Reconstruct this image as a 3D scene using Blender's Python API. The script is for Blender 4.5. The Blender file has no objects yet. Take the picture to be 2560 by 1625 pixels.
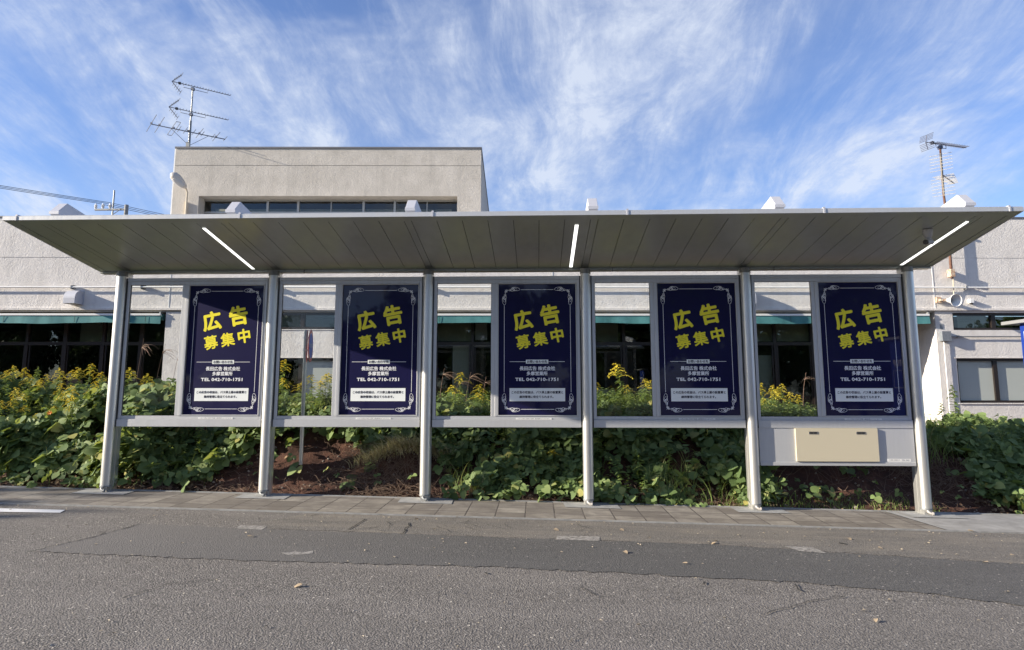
import bpy, math, random
import numpy as np
from mathutils import Vector, Matrix
random.seed(7); rng = np.random.default_rng(7)
scn = bpy.context.scene; COL = scn.collection
R = math.radians
# ---------------------------------------------------------------- camera
F, CX, CY = 1703.5, 1280.0, 728.5
CAM = np.array([4.844, -7.70, 1.275]); YAW, PIT = -0.0365, 0.1384
cam = bpy.data.objects.new('camera', bpy.data.cameras.new('camera')); COL.objects.link(cam)
cam.data.sensor_width = 36.0; cam.data.sensor_fit = 'HORIZONTAL'
cam.data.lens = F/2560*36; cam.data.shift_y = -(812.5-CY)/2560
cam.data.clip_start = .05; cam.data.clip_end = 3000
cam.location = CAM.tolist(); cam.rotation_euler = (R(90)+PIT, 0, -YAW)
scn.camera = cam
# ---------------------------------------------------------------- light
SUN = Vector((-4.0, -1.0, 1.41)).normalized()
EL = math.asin(SUN.z); AZ = math.atan2(SUN.x, SUN.y)
scn.view_settings.view_transform = 'Standard'; scn.view_settings.look = 'None'
scn.view_settings.gamma = 1; scn.view_settings.use_curve_mapping = False
scn.view_settings.exposure = 1.15
sl = bpy.data.lights.new('sun', 'SUN'); sl.energy = 5.0; sl.angle = R(.5); sl.color = (1, .895, .74)
so = bpy.data.objects.new('sun', sl); COL.objects.link(so); so.rotation_euler = SUN.to_track_quat('Z', 'Y').to_euler()
w = bpy.data.worlds.new('World'); scn.world = w; w.use_nodes = True
def world():
    nt = w.node_tree; n = nt.nodes; L = nt.links.new
    bg = n['Background']; bg.inputs[1].default_value = .078
    sky = n.new('ShaderNodeTexSky'); sky.sky_type = 'NISHITA'; sky.sun_disc = False
    sky.sun_elevation = EL; sky.sun_rotation = AZ; sky.air_density = 1.0; sky.dust_density = .6; sky.ozone_density = 2.2
    tc = n.new('ShaderNodeTexCoord'); sep = n.new('ShaderNodeSeparateXYZ'); L(tc.outputs['Generated'], sep.inputs[0])
    def math_(op, a, b=None, c=None):
        m = n.new('ShaderNodeMath'); m.operation = op
        for i, v in enumerate((a, b, c)):
            if v is None: continue
            if isinstance(v, (int, float)): m.inputs[i].default_value = v
            else: L(v, m.inputs[i])
        return m.outputs[0]
    z = math_('MAXIMUM', sep.outputs[2], .02); zz = math_('ADD', z, .34)
    u = math_('DIVIDE', sep.outputs[0], zz); v = math_('DIVIDE', sep.outputs[1], zz)
    cmb = n.new('ShaderNodeCombineXYZ'); L(u, cmb.inputs[0]); L(v, cmb.inputs[1])
    wn = n.new('ShaderNodeTexNoise'); wn.inputs['Scale'].default_value = 1.6; wn.inputs['Detail'].default_value = 2; L(cmb.outputs[0], wn.inputs[0])
    ws = n.new('ShaderNodeVectorMath'); ws.operation = 'MULTIPLY_ADD'; L(wn.outputs['Color'], ws.inputs[0]); ws.inputs[1].default_value = (.20, .20, 0); L(cmb.outputs[0], ws.inputs[2])
    def noise(sx, sy, rot, scale, detail, rough, dist, off=0):
        mp = n.new('ShaderNodeMapping'); mp.inputs['Rotation'].default_value = (0, 0, rot); mp.inputs['Scale'].default_value = (sx, sy, 1); mp.inputs['Location'].default_value = (off, off*.7, 0)
        L(ws.outputs[0], mp.inputs[0])
        t = n.new('ShaderNodeTexNoise'); t.inputs['Scale'].default_value = scale; t.inputs['Detail'].default_value = detail
        t.inputs['Roughness'].default_value = rough; t.inputs['Distortion'].default_value = dist
        L(mp.outputs[0], t.inputs[0]); return t.outputs[0]
    def ramp(x, a, b):
        m = n.new('ShaderNodeMapRange'); m.interpolation_type = 'SMOOTHSTEP'; L(x, m.inputs[0])
        m.inputs[1].default_value = a; m.inputs[2].default_value = b; return m.outputs[0]
    big = ramp(noise(1, .85, R(20), 1.6, 5, .60, .5, 5.6), .36, .62)
    st = ramp(noise(1.5, .62, R(14), 2.7, 13, .66, .45, 1.7), .38, .70)
    st2 = ramp(noise(2.4, .48, R(-24), 2.6, 13, .68, .25, 7.3), .47, .72)
    puff = ramp(noise(1, .80, R(25), 11, 11, .70, .4, 9.2), .28, .72)
    a = math_('MULTIPLY', big, math_('MULTIPLY_ADD', st, .80, .18))
    a = math_('ADD', a, math_('MULTIPLY', st2, .42))
    a = math_('MULTIPLY', a, math_('MULTIPLY_ADD', puff, .60, .55))
    a = math_('ADD', a, .05)
    a = math_('MINIMUM', math_('MULTIPLY', a, .92), .82); a = math_('MULTIPLY', a, ramp(sep.outputs[2], -.05, .20))
    hs = n.new('ShaderNodeMixRGB'); hs.blend_type = 'MULTIPLY'; hs.inputs[0].default_value = 1; hs.inputs[2].default_value = (.76, .89, 1.22, 1)
    L(sky.outputs[0], hs.inputs[1])
    mx = n.new('ShaderNodeMixRGB'); L(a, mx.inputs[0]); L(hs.outputs[0], mx.inputs[1]); mx.inputs[2].default_value = (4.6, 5.0, 5.75, 1)
    L(mx.outputs[0], bg.inputs[0])
world()

# ---------------------------------------------------------------- pixel helper (full-size photo pixels to world planes)
_fw = np.array([math.sin(YAW)*math.cos(PIT), math.cos(YAW)*math.cos(PIT), math.sin(PIT)])
_r = np.array([math.cos(YAW), -math.sin(YAW), 0]); _u = np.cross(_r, _fw)
def ray(px, py): return _fw + _r*(px-CX)/F + _u*(CY-py)/F
def aty(px, py, y):
    d = ray(px, py); return CAM + d*(y-CAM[1])/d[1]
G0, GS = .096, -.0212
def g(x): return G0 + GS*x
def gnd(px, py):
    d = ray(px, py); t = (G0 + GS*CAM[0] - CAM[2])/(d[2]-GS*d[0]); return CAM + t*d

# ---------------------------------------------------------------- materials
def mat(name, col, rough=.6, metal=0., **k):
    m = bpy.data.materials.new(name); m.use_nodes = True; b = m.node_tree.nodes['Principled BSDF']
    b.inputs['Base Color'].default_value = (*col, 1); b.inputs['Roughness'].default_value = rough; b.inputs['Metallic'].default_value = metal
    for kk, v in k.items(): b.inputs[kk.replace('_', ' ')].default_value = v
    return m
class NT:
    def __init__(s, m): s.m = m; s.nt = m.node_tree; s.b = s.nt.nodes['Principled BSDF']; s.L = s.nt.links.new
    def new(s, t): return s.nt.nodes.new('ShaderNode'+t)
    def co(s, scale=(1, 1, 1), kind='Object', rot=(0, 0, 0)):
        tc = s.new('TexCoord'); mp = s.new('Mapping'); mp.inputs['Scale'].default_value = scale; mp.inputs['Rotation'].default_value = rot
        s.L(tc.outputs[kind], mp.inputs[0]); return mp.outputs[0]
    def noise(s, co, scale, detail=4, rough=.55, dist=0):
        t = s.new('TexNoise'); s.L(co, t.inputs[0]); t.inputs['Scale'].default_value = scale; t.inputs['Detail'].default_value = detail
        t.inputs['Roughness'].default_value = rough; t.inputs['Distortion'].default_value = dist; return t.outputs[0]
    def ramp(s, x, stops):
        c = s.new('ValToRGB'); s.L(x, c.inputs[0]); e = c.color_ramp.elements
        while len(e) < len(stops): e.new(.5)
        for el, (p, cc) in zip(e, stops): el.position = p; el.color = (*cc, 1) if len(cc) == 3 else cc
        return c.outputs[0]
    def rng(s, x, a, b, lo=0., hi=1.):
        m = s.new('MapRange'); s.L(x, m.inputs[0])
        for i, v in enumerate((a, b, lo, hi)): m.inputs[i+1].default_value = v
        return m.outputs[0]
    def mix(s, f, a, b, mode='MIX'):
        m = s.new('MixRGB'); m.blend_type = mode
        for i, v in enumerate((f, a, b)):
            if isinstance(v, (int, float)): m.inputs[i].default_value = v
            elif isinstance(v, tuple): m.inputs[i].default_value = (*v, 1)
            else: s.L(v, m.inputs[i])
        return m.outputs[0]
    def bump(s, h, st, d):
        b = s.new('Bump'); s.L(h, b.inputs['Height']); b.inputs['Strength'].default_value = st; b.inputs['Distance'].default_value = d
        s.L(b.outputs[0], s.b.inputs['Normal']); return b
    def col(s, x): s.L(x, s.b.inputs['Base Color'])
M = {}
M['alu'] = mat('aluminium', (.63, .625, .60), .38, .80)
M['silver'] = mat('silver_paint', (.52, .53, .54), .42, .35)
M['silver_dark'] = mat('bronze_grey_paint', (.20, .20, .19), .40, .5)
M['soffit'] = mat('soffit_metal', (.44, .455, .43), .34, .45)
def m_metal_wear(m, amt, sc=(9, 9, 1.2)):
    t = NT(m); b = t.b; base = tuple(b.inputs['Base Color'].default_value)[:3]
    nz = t.noise(t.co(sc), 4, 5); t.L(t.rng(nz, .3, .7, b.inputs['Roughness'].default_value-.06, b.inputs['Roughness'].default_value+.1), b.inputs['Roughness'])
    t.col(t.mix(t.rng(nz, .35, .7, 0, amt), base, tuple(c*.7 for c in base)))
for k in ('silver', 'silver_dark'): m_metal_wear(M[k], .18)
m_metal_wear(M['soffit'], .15, (2, 1, 1))
M['arm'] = mat('roof_arm_paint', (.47, .48, .52), .5, .2)
M['black'] = mat('black_plastic', (.02, .02, .02), .4)
M['grey_plastic'] = mat('grey_plastic', (.42, .42, .42), .45)
M['white_plastic'] = mat('white_plastic', (.78, .78, .76), .4)
M['led'] = mat('led_diffuser', (.9, .9, .88), .4)
_b = M['led'].node_tree.nodes['Principled BSDF']; _b.inputs['Emission Color'].default_value = (1, 1, .96, 1); _b.inputs['Emission Strength'].default_value = .75
M['cream'] = mat('cream_panel_paint', (.52, .47, .35), .45)
M['chrome'] = mat('stainless', (.72, .72, .72), .14, 1.)
M['galv'] = mat('galvanised', (.24, .25, .255), .55, .4)
M['antbeige'] = mat('weathered_antenna', (.26, .24, .20), .5, .3)
M['dkmetal'] = mat('dark_boom', (.10, .11, .15), .5, .3)
M['antmetal'] = mat('antenna_aluminium', (.17, .185, .22), .5, .4)
M['pvc'] = mat('beige_pvc', (.55, .48, .37), .5)
M['pvc_pale'] = mat('pale_pipe', (.46, .43, .40), .5)
M['grey_box'] = mat('grey_box', (.36, .38, .40), .5)
M['brown_frame'] = mat('bronze_sash', (.030, .023, .020), .35, .3)
M['grey_frame'] = mat('grey_sash', (.38, .38, .36), .4, .4)
M['interior'] = mat('interior_dark', (.10, .10, .095), .9)
M['blind'] = mat('interior_blind', (.50, .48, .40), .85)
M['olive_blind'] = mat('olive_blind', (.55, .54, .43), .9)
M['frost'] = mat('frosted_glass', (.42, .45, .42), .25, 0, Coat_Weight=.6, Coat_Roughness=.05)
M['footway_conc'] = mat('footway_concrete', (.25, .245, .235), .9)
M['white_line'] = mat('road_paint', (.72, .72, .72), .7)
M['conc'] = mat('concrete', (.36, .36, .35), .85)
M['crack'] = mat('crack_tar', (.02, .02, .02), .9)
M['stem'] = mat('plant_stem', (.09, .11, .035), .7)
M['bark'] = mat('bark', (.10, .075, .05), .9)
M['twig'] = mat('dry_vine', (.13, .085, .058), .9)
M['stone'] = mat('stone', (.24, .20, .17), .9)
M['rope'] = mat('cable_black', (.012, .012, .015), .6)
M['galv_cap'] = mat('cap_grey', (.30, .31, .32), .5, .3)
M['orange'] = mat('orange_petal', (.8, .22, .01), .6)
M['sign_pole'] = mat('steel_pole', (.60, .60, .58), .32, .7)
M['sign_blue'] = mat('sign_blue', (.015, .065, .46), .35)
M['board_blue'] = mat('board_blue', (.010, .035, .24), .4)
M['sign_red'] = mat('sign_red', (.50, .035, .04), .35)
M['white_print'] = mat('white_print', (.82, .83, .85), .4, 0, Coat_Weight=.55, Coat_Roughness=.03)
M['navy'] = mat('poster_navy', (.0055, .0050, .045), .5, 0, Specular_IOR_Level=.15, Coat_Weight=.55, Coat_Roughness=.03)
M['yellow'] = mat('poster_yellow', (.86, .76, .02), .45, 0, Coat_Weight=.55, Coat_Roughness=.03)
M['navy_print'] = mat('poster_dark_print', (.012, .012, .03), .45)
M['info'] = mat('poster_info_white', (.80, .83, .82), .45, 0, Coat_Weight=.55, Coat_Roughness=.03)
M['label'] = mat('paper_label', (.70, .70, .68), .5)
M['label_print'] = mat('label_print', (.18, .18, .2), .6)
def noisy(m, sc, lo, hi, det=6, bump=0, bd=.01, rough=.6, cs=(1, 1, 1)):
    t = NT(m); nz = t.noise(t.co(cs), sc, det, rough); t.col(t.ramp(nz, [(.28, lo), (.72, hi)]))
    if bump: t.bump(nz, bump, bd)
    return t
noisy(M['conc'], 9, (.20, .20, .195), (.34, .34, .33), 8, .3, .004)
noisy(M['footway_conc'], 5, (.18, .175, .165), (.33, .325, .315), 9, .3, .004, .66)
noisy(M['bark'], 30, (.05, .04, .03), (.15, .12, .08), 6, .6, .02)
noisy(M['stone'], 30, (.14, .11, .09), (.32, .28, .24))
noisy(M['grey_box'], 25, (.13, .15, .17), (.22, .24, .26))
noisy(M['blind'], 3, (.42, .40, .33), (.54, .52, .44), 3, cs=(.3, 1, 8))
M['rust'] = mat('rusty_steel', (.2, .1, .06), .8, .2)
noisy(M['rust'], 18, (.075, .03, .018), (.19, .10, .07), 7)
M['rustpaint'] = mat('rusty_white_paint', (.5, .4, .3), .7)
noisy(M['rustpaint'], 22, (.30, .11, .03), (.62, .58, .48), 6)
# stucco
def stucco(name, a, b, streak=.35):
    m = mat(name, a, .92); t = NT(m); co = t.co()
    big = t.noise(t.co((.5, .5, .5)), 1.2, 5, .6); mid = t.noise(co, 3.2, 8, .6, .4)
    c = t.ramp(mid, [(.30, a), (.70, b)])
    run = t.noise(t.co((3.2, 3.2, .22)), 1.6, 6, .62)
    c = t.mix(t.rng(run, .5, .78, 0, streak), c, tuple(x*.62 for x in a))
    c = t.mix(t.rng(big, .42, .72, 0, .30), c, tuple(x*.75 for x in a)); t.col(c)
    n1 = t.noise(co, 26, 5, .62, 1.1); n2 = t.noise(co, 7, 3, .5, .8)
    h = t.mix(.5, n1, n2, 'ADD'); t.bump(h, .62, .016); return m
M['stucco'] = stucco('painted_stucco', (.645, .615, .58), (.745, .715, .68), .30)
M['stucco2'] = stucco('weathered_stucco', (.44, .41, .365), (.545, .51, .46), .40)
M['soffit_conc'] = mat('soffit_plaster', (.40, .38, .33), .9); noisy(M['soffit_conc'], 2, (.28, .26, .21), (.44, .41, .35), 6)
M['coping'] = mat('metal_coping', (.16, .16, .17), .5, .4)
# asphalt
def asphalt(name, dark, mid, light, spec, bump, dust=0, dcol=(.24, .21, .17)):
    m = mat(name, mid, .9); t = NT(m); co = t.co()
    vo = t.new('TexVoronoi'); t.L(co, vo.inputs[0]); vo.inputs['Scale'].default_value = 85
    sep = t.new('SeparateColor'); t.L(vo.outputs['Color'], sep.inputs[0])
    fine = t.noise(co, 150, 3, .6)
    c = t.ramp(sep.outputs[0], [(0, dark), (.45, mid), (.86, mid), (1, light)])
    c = t.mix(t.rng(fine, .30, .70, 0, .75), c, dark)
    big = t.noise(t.co((.7, 1.6, 1)), .9, 6, .6); c = t.mix(t.rng(big, .35, .7, 0, .45), c, tuple(x*.72 for x in mid))
    patch = t.noise(t.co((.35, 1.1, 1)), 2.2, 7, .6, .6); c = t.mix(t.rng(patch, .5, .75, 0, .30), c, tuple(x*1.35 for x in mid))
    if dust:
        d = t.noise(t.co((.5, 2.6, 1)), 2.4, 8, .66, .5); c = t.mix(t.rng(d, .44, .72, 0, dust), c, dcol)
    band = t.noise(t.co((.06, 1.5, 1)), 1.1, 4, .6); c = t.mix(t.rng(band, .35, .7, 0, .38), c, tuple(x*.66 for x in mid))
    sp = t.new('TexVoronoi'); t.L(co, sp.inputs[0]); sp.inputs['Scale'].default_value = 34
    s2 = t.new('SeparateColor'); t.L(sp.outputs['Color'], s2.inputs[0])
    k = t.new('Math'); k.operation = 'MULTIPLY'; t.L(t.rng(s2.outputs[0], .93, .96), k.inputs[0]); t.L(t.rng(sp.outputs['Distance'], .28, .18), k.inputs[1])
    c = t.mix(k.outputs[0], c, spec); t.col(c)
    h = t.mix(.5, t.rng(vo.outputs['Distance'], 0, .6, 1, 0), fine, 'ADD'); t.bump(h, bump, .006); return m
M['road'] = asphalt('coarse_asphalt', (.060, .055, .050), (.208, .191, .175), (.43, .40, .36), (.50, .46, .40), .85)
M['road_new'] = asphalt('smooth_asphalt', (.048, .047, .046), (.114, .110, .106), (.22, .21, .195), (.36, .33, .30), .5)
_t = NT(M['road_new']); _s = _t.new('SeparateXYZ'); _t.L(_t.co(), _s.inputs[0]); _c = _t.b.inputs['Base Color'].links[0].from_socket
_t.col(_t.mix(_t.rng(_s.outputs[0], 1.0, 4.6, .72, 0), _c, (.165, .153, .142)))
M['road_edge'] = asphalt('dusty_asphalt', (.066, .060, .054), (.182, .168, .150), (.30, .28, .255), (.40, .36, .30), .55, .7)
# pavers
def pavers():
    m = mat('paving_slabs', (.3, .28, .25), .85); t = NT(m); co = t.co()
    br = t.new('TexBrick'); br.offset = 0; br.squash = 1; t.L(co, br.inputs[0])
    br.inputs['Scale'].default_value = 1; br.inputs['Brick Width'].default_value = .295; br.inputs['Row Height'].default_value = .295
    br.inputs['Mortar Size'].default_value = .008; br.inputs['Mortar Smooth'].default_value = .3; br.inputs['Bias'].default_value = -.1
    br.inputs['Color1'].default_value = (.165, .145, .118, 1); br.inputs['Color2'].default_value = (.33, .30, .25, 1); br.inputs['Mortar'].default_value = (.035, .028, .022, 1)
    n1 = t.noise(co, 4.5, 7, .65, .5); c = t.mix(t.rng(n1, .36, .62, 0, .72), br.outputs[0], (.105, .088, .074))
    n3 = t.noise(t.co((.5, 4, 1)), 5, 5, .6); c = t.mix(t.rng(n3, .56, .70, 0, .5), c, (.38, .355, .32))
    n2 = t.noise(co, 90, 4); c = t.mix(t.rng(n2, .35, .7, 0, .3), c, (.12, .11, .10)); t.col(c)
    h = t.mix(.25, t.rng(br.outputs['Fac'], 0, 1, 1, 0), n2, 'MIX'); t.bump(h, .8, .006); return m
M['pavers'] = pavers()
# soil
def soil():
    m = mat('red_soil', (.05, .026, .017), .95); t = NT(m); co = t.co()
    n = t.noise(co, 5, 9, .68, .4); c = t.ramp(n, [(.3, (.028, .011, .006)), (.55, (.074, .029, .016)), (.75, (.125, .060, .036))])
    n2 = t.noise(co, 55, 5, .7); c = t.mix(t.rng(n2, .55, .75, 0, .4), c, (.13, .085, .06)); t.col(c)
    h = t.mix(.5, n, n2, 'ADD'); t.bump(h, .9, .03); return m
M['soil'] = soil()
# leaves
def leafmat(name, stops, trans=.30, rough=.62, spec=.22):
    m = mat(name, stops[0][1], rough); t = NT(m); t.b.inputs['Specular IOR Level'].default_value = spec
    geo = t.new('NewGeometry'); rnd = geo.outputs['Random Per Island']
    c = t.ramp(rnd, stops); t.col(c)
    tr = t.new('BsdfTranslucent'); t.L(t.mix(.6, c, (.35, .42, .05), 'MIX') if trans > .2 else c, tr.inputs[0])
    ms = t.new('MixShader'); ms.inputs[0].default_value = trans; t.L(t.b.outputs[0], ms.inputs[1]); t.L(tr.outputs[0], ms.inputs[2])
    t.L(ms.outputs[0], t.nt.nodes['Material Output'].inputs[0]); return m
M['kudzu'] = leafmat('kudzu_leaf', [(0, (.060, .096, .034)), (.35, (.104, .158, .056)), (.70, (.160, .225, .082)), (.93, (.225, .285, .11)), (1, (.38, .34, .11))])
M['grass'] = leafmat('grass_blade', [(0, (.10, .155, .045)), (.6, (.19, .255, .085)), (.9, (.30, .33, .14)), (1, (.44, .38, .20))], .35, .6)
M['straw'] = leafmat('dry_grass', [(0, (.42, .36, .19)), (.6, (.68, .61, .38)), (1, (.36, .38, .17))], .15, .7)
M['litter'] = leafmat('leaf_litter', [(0, (.08, .05, .03)), (.5, (.17, .11, .065)), (1, (.30, .22, .14))], .05, .8)
M['dead_leaf'] = leafmat('dead_leaf', [(0, (.25, .18, .11)), (1, (.42, .34, .24))], .05, .8)
M['herb'] = leafmat('herb_leaf', [(0, (.10, .155, .045)), (.6, (.18, .255, .075)), (1, (.27, .34, .11))], .38, .55)
M['gold'] = leafmat('goldenrod_floret', [(0, (.56, .42, .03)), (.5, (.74, .60, .05)), (1, (.84, .74, .14))], .15, .7)
M['plume'] = leafmat('silvergrass_plume', [(0, (.22, .13, .10)), (1, (.40, .28, .21))], .2, .7)
M['tree'] = leafmat('tree_leaf', [(0, (.022, .045, .012)), (.6, (.045, .085, .022)), (1, (.08, .12, .03))], .2, .6)
M['teal'] = mat('teal_canvas', (.06, .2, .2), .8); noisy(M['teal'], 6, (.045, .165, .17), (.080, .25, .255), 5, .15, .01, cs=(1, 1, .5))
# glass
def glass(name, tint=(1, 1, 1), f0=.04, rough=.0):
    m = bpy.data.materials.new(name); m.use_nodes = True; nt = m.node_tree; nt.nodes.clear()
    o = nt.nodes.new('ShaderNodeOutputMaterial'); mx = nt.nodes.new('ShaderNodeMixShader'); fr = nt.nodes.new('ShaderNodeFresnel'); fr.inputs[0].default_value = 1.5
    tb = nt.nodes.new('ShaderNodeBsdfTransparent'); tb.inputs[0].default_value = (*tint, 1)
    gl = nt.nodes.new('ShaderNodeBsdfGlossy'); gl.inputs['Roughness'].default_value = rough
    m2 = nt.nodes.new('ShaderNodeMath'); m2.operation = 'MULTIPLY_ADD'; m2.inputs[1].default_value = f0/.04; m2.inputs[2].default_value = 0
    L = nt.links.new; L(fr.outputs[0], m2.inputs[0]); L(m2.outputs[0], mx.inputs[0]); L(tb.outputs[0], mx.inputs[1]); L(gl.outputs[0], mx.inputs[2]); L(mx.outputs[0], o.inputs[0]); return m
M['clear'] = glass('clear_glass', (.97, .98, .97), .02)
M['window'] = glass('window_glass', (.82, .85, .83), .05)

# ---------------------------------------------------------------- mesh builder
class MB:
    def __init__(s): s.v = []; s.f = []
    def poly(s, pts): b = len(s.v); s.v += [tuple(p) for p in pts]; s.f.append(tuple(range(b, b+len(pts)))); return s
    def box(s, x0, x1, y0, y1, z0, z1):
        b = len(s.v); s.v += [(x0, y0, z0), (x1, y0, z0), (x1, y1, z0), (x0, y1, z0), (x0, y0, z1), (x1, y0, z1), (x1, y1, z1), (x0, y1, z1)]
        s.f += [(b, b+3, b+2, b+1), (b+4, b+5, b+6, b+7), (b, b+1, b+5, b+4), (b+1, b+2, b+6, b+5), (b+2, b+3, b+7, b+6), (b+3, b, b+4, b+7)]; return s
    def prism(s, prof, a, b_, ax):
        """extrude a closed profile along axis ax ('x': prof=(y,z), 'y': prof=(x,z), 'z': prof=(x,y))"""
        P = {'x': lambda p, t: (t, p[0], p[1]), 'y': lambda p, t: (p[0], t, p[1]), 'z': lambda p, t: (p[0], p[1], t)}[ax]
        b = len(s.v); n = len(prof); s.v += [P(p, a) for p in prof] + [P(p, b_) for p in prof]
        s.f += [tuple(range(b, b+n)), tuple(range(b+2*n-1, b+n-1, -1))]
        s.f += [(b+i, b+n+i, b+n+(i+1) % n, b+(i+1) % n) for i in range(n)]; return s
    def tube(s, pts, r, n=8, r1=None, cap=True):
        pts = [Vector(p) for p in pts]; N = len(pts); rs = [r + ((r1 if r1 is not None else r)-r)*i/max(1, N-1) for i in range(N)]
        b = len(s.v); prev = None
        for i, p in enumerate(pts):
            d = (pts[min(i+1, N-1)]-pts[max(i-1, 0)]).normalized()
            if prev is None: a = d.orthogonal().normalized()
            else: a = (prev - d*prev.dot(d)); a = a.normalized() if a.length > 1e-6 else d.orthogonal().normalized()
            prev = a; c = d.cross(a)
            s.v += [tuple(p+(a*math.cos(2*math.pi*k/n)+c*math.sin(2*math.pi*k/n))*rs[i]) for k in range(n)]
        for i in range(N-1):
            s.f += [(b+i*n+k, b+i*n+(k+1) % n, b+(i+1)*n+(k+1) % n, b+(i+1)*n+k) for k in range(n)]
        if cap: s.f += [tuple(b+n-1-k for k in range(n)), tuple(b+(N-1)*n+k for k in range(n))]
        return s
    def lathe(s, prof, n=24, c=(0, 0, 0), axis=(0, 0, 1)):
        q = Vector((0, 0, 1)).rotation_difference(Vector(axis)); b = len(s.v); c = Vector(c)
        for r, z in prof: s.v += [tuple(c+q @ Vector((r*math.cos(2*math.pi*k/n), r*math.sin(2*math.pi*k/n), z))) for k in range(n)]
        for i in range(len(prof)-1): s.f += [(b+i*n+k, b+i*n+(k+1) % n, b+(i+1)*n+(k+1) % n, b+(i+1)*n+k) for k in range(n)]
        return s
    def build(s, name, m, parent=None, smooth=False, bevel=0):
        me = bpy.data.meshes.new(name); me.from_pydata(s.v, [], s.f); me.validate()
        import bmesh
        bm = bmesh.new(); bm.from_mesh(me); bmesh.ops.recalc_face_normals(bm, faces=bm.faces)
        if bevel: bmesh.ops.bevel(bm, geom=list(bm.edges), offset=bevel, segments=1, affect='EDGES', clamp_overlap=True)
        bm.to_mesh(me); bm.free()
        return link(name, me, m, parent, smooth)
def link(name, me, m, parent=None, smooth=False):
    me.materials.append(M[m] if isinstance(m, str) else m)
    if smooth:
        me.polygons.foreach_set('use_smooth', [True]*len(me.polygons)); me.set_sharp_from_angle(angle=R(40))
    o = bpy.data.objects.new(name, me); COL.objects.link(o)
    if parent: o.parent = parent
    return o
def thing(name, label, cat, loc=(0, 0, 0), rz=0, group=None):
    o = bpy.data.objects.new(name, None); COL.objects.link(o); o.location = loc; o.rotation_euler = (0, 0, rz); o.empty_display_size = .1
    return tag(o, label, cat, group)
def tag(o, label=None, cat=None, group=None, kind=None):
    if label: o['label'] = label
    if cat: o['category'] = cat
    if group: o['group'] = group
    if kind: o['kind'] = kind
    return o
def struct(o): o['kind'] = 'structure'; return o
def stuff(o, label=None, cat=None): o['kind'] = 'stuff'; return tag(o, label, cat)
def copy_tree(o, parent=None):
    c = o.copy(); COL.objects.link(c)
    if parent: c.parent = parent
    for ch in o.children: copy_tree(ch, c)
    return c
def npmesh(name, V, Fq, m, parent=None, smooth=False):
    me = bpy.data.meshes.new(name); nv, nf = len(V), len(Fq); k = Fq.shape[1]
    me.vertices.add(nv); me.vertices.foreach_set('co', V.astype(np.float32).ravel())
    me.loops.add(nf*k); me.loops.foreach_set('vertex_index', Fq.astype(np.int32).ravel())
    me.polygons.add(nf); me.polygons.foreach_set('loop_start', np.arange(0, nf*k, k, dtype=np.int32))
    me.update(calc_edges=True); me.validate()
    return link(name, me, m, parent, smooth)
def instances(tv, tf, pos, X, Y, Z, sc):
    """place a template (tv verts, tf faces) at many points with axes X,Y,Z"""
    n = len(pos); t = tv[None]*1.0
    V = pos[:, None] + (t[..., 0:1]*X[:, None] + t[..., 1:2]*Y[:, None] + t[..., 2:3]*Z[:, None])*sc[:, None, None]
    Fq = tf[None] + (np.arange(n)*len(tv))[:, None, None]
    return V.reshape(-1, 3), Fq.reshape(-1, tf.shape[1])
def nrm(a): return a/np.maximum(1e-9, np.linalg.norm(a, axis=-1, keepdims=True))
def frame(n, d):
    n = nrm(n); d = nrm(d - n*(d*n).sum(-1, keepdims=True)); return d, np.cross(n, d), n      # X along d, Z = n
# smooth 2-D value noise
_T = rng.random((256, 256))
def vn(x, y):
    xi = np.floor(x).astype(int); yi = np.floor(y).astype(int); fx = x-xi; fy = y-yi; fx = fx*fx*(3-2*fx); fy = fy*fy*(3-2*fy)
    t = lambda a, b: _T[a % 256, b % 256]
    return (t(xi, yi)*(1-fx)+t(xi+1, yi)*fx)*(1-fy)+(t(xi, yi+1)*(1-fx)+t(xi+1, yi+1)*fx)*fy
def fbm(x, y, o=4): return sum(vn(x*2**i+17*i, y*2**i+5*i)*.5**(i+1) for i in range(o))/(1-.5**o)

# ---------------------------------------------------------------- ground, road, pavement
def sheet(name, pts, m, dz):
    return struct(MB().poly([(x, y, g(x)+dz) for x, y in pts]).build(name, m))
sheet('ground', [(-400, -400), (400, -400), (400, 400), (-400, 400)], 'soil', -.05)
sheet('road', [(-120, -60), (120, -60), (120, -.85), (-120, -.85)], 'road', 0)
up = [(1.33, -1.56), (2.2, -1.62), (3.31, -1.65), (4.62, -1.69), (6.3, -1.71), (7.83, -1.96), (8.58, -2.07), (10.5, -2.5), (14, -3.4), (20, -5.2)]
lo = [(1.16, -2.60), (2.0, -2.65), (2.94, -2.67), (4.66, -2.64), (5.95, -2.73), (6.7, -2.8), (7.31, -2.92), (7.83, -3.15), (9, -3.7), (12, -5.2), (18, -8)]
def jag(pts, a=.016, step=.06):
    out = []
    for (x0, y0), (x1, y1) in zip(pts, pts[1:]):
        n = max(1, int(math.hypot(x1-x0, y1-y0)/step))
        for i in range(n): out.append((x0+(x1-x0)*i/n, y0+(y1-y0)*i/n+random.uniform(-a, a)))
    return out+[pts[-1]]
sheet('road_repair_strip', jag(lo, .026, .045)+jag(up, .022, .045)[::-1], 'road_new', .004)
sheet('road_shoulder', jag([(2.2, -1.60), (3.31, -1.63), (4.62, -1.67), (6.3, -1.69), (7.83, -1.94), (8.58, -2.05), (10.5, -2.46), (14, -3.3)]) + [(16, -.86), (2.6, -.86)], 'road_edge', .003)
sheet('pavement', [(-60, -.83), (8.72, -.83), (8.62, .10), (-60, .10)], 'pavers', .012)
sheet('concrete_footway', [(8.745, -.83), (60, -.83), (60, .10), (8.645, .10)], 'footway_conc', .011)
ed = MB()
ed.box(-60, 60, -.846, -.83, -.1, .014); ed.box(-60, 60, .10, .135, -.1, .022)
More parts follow.
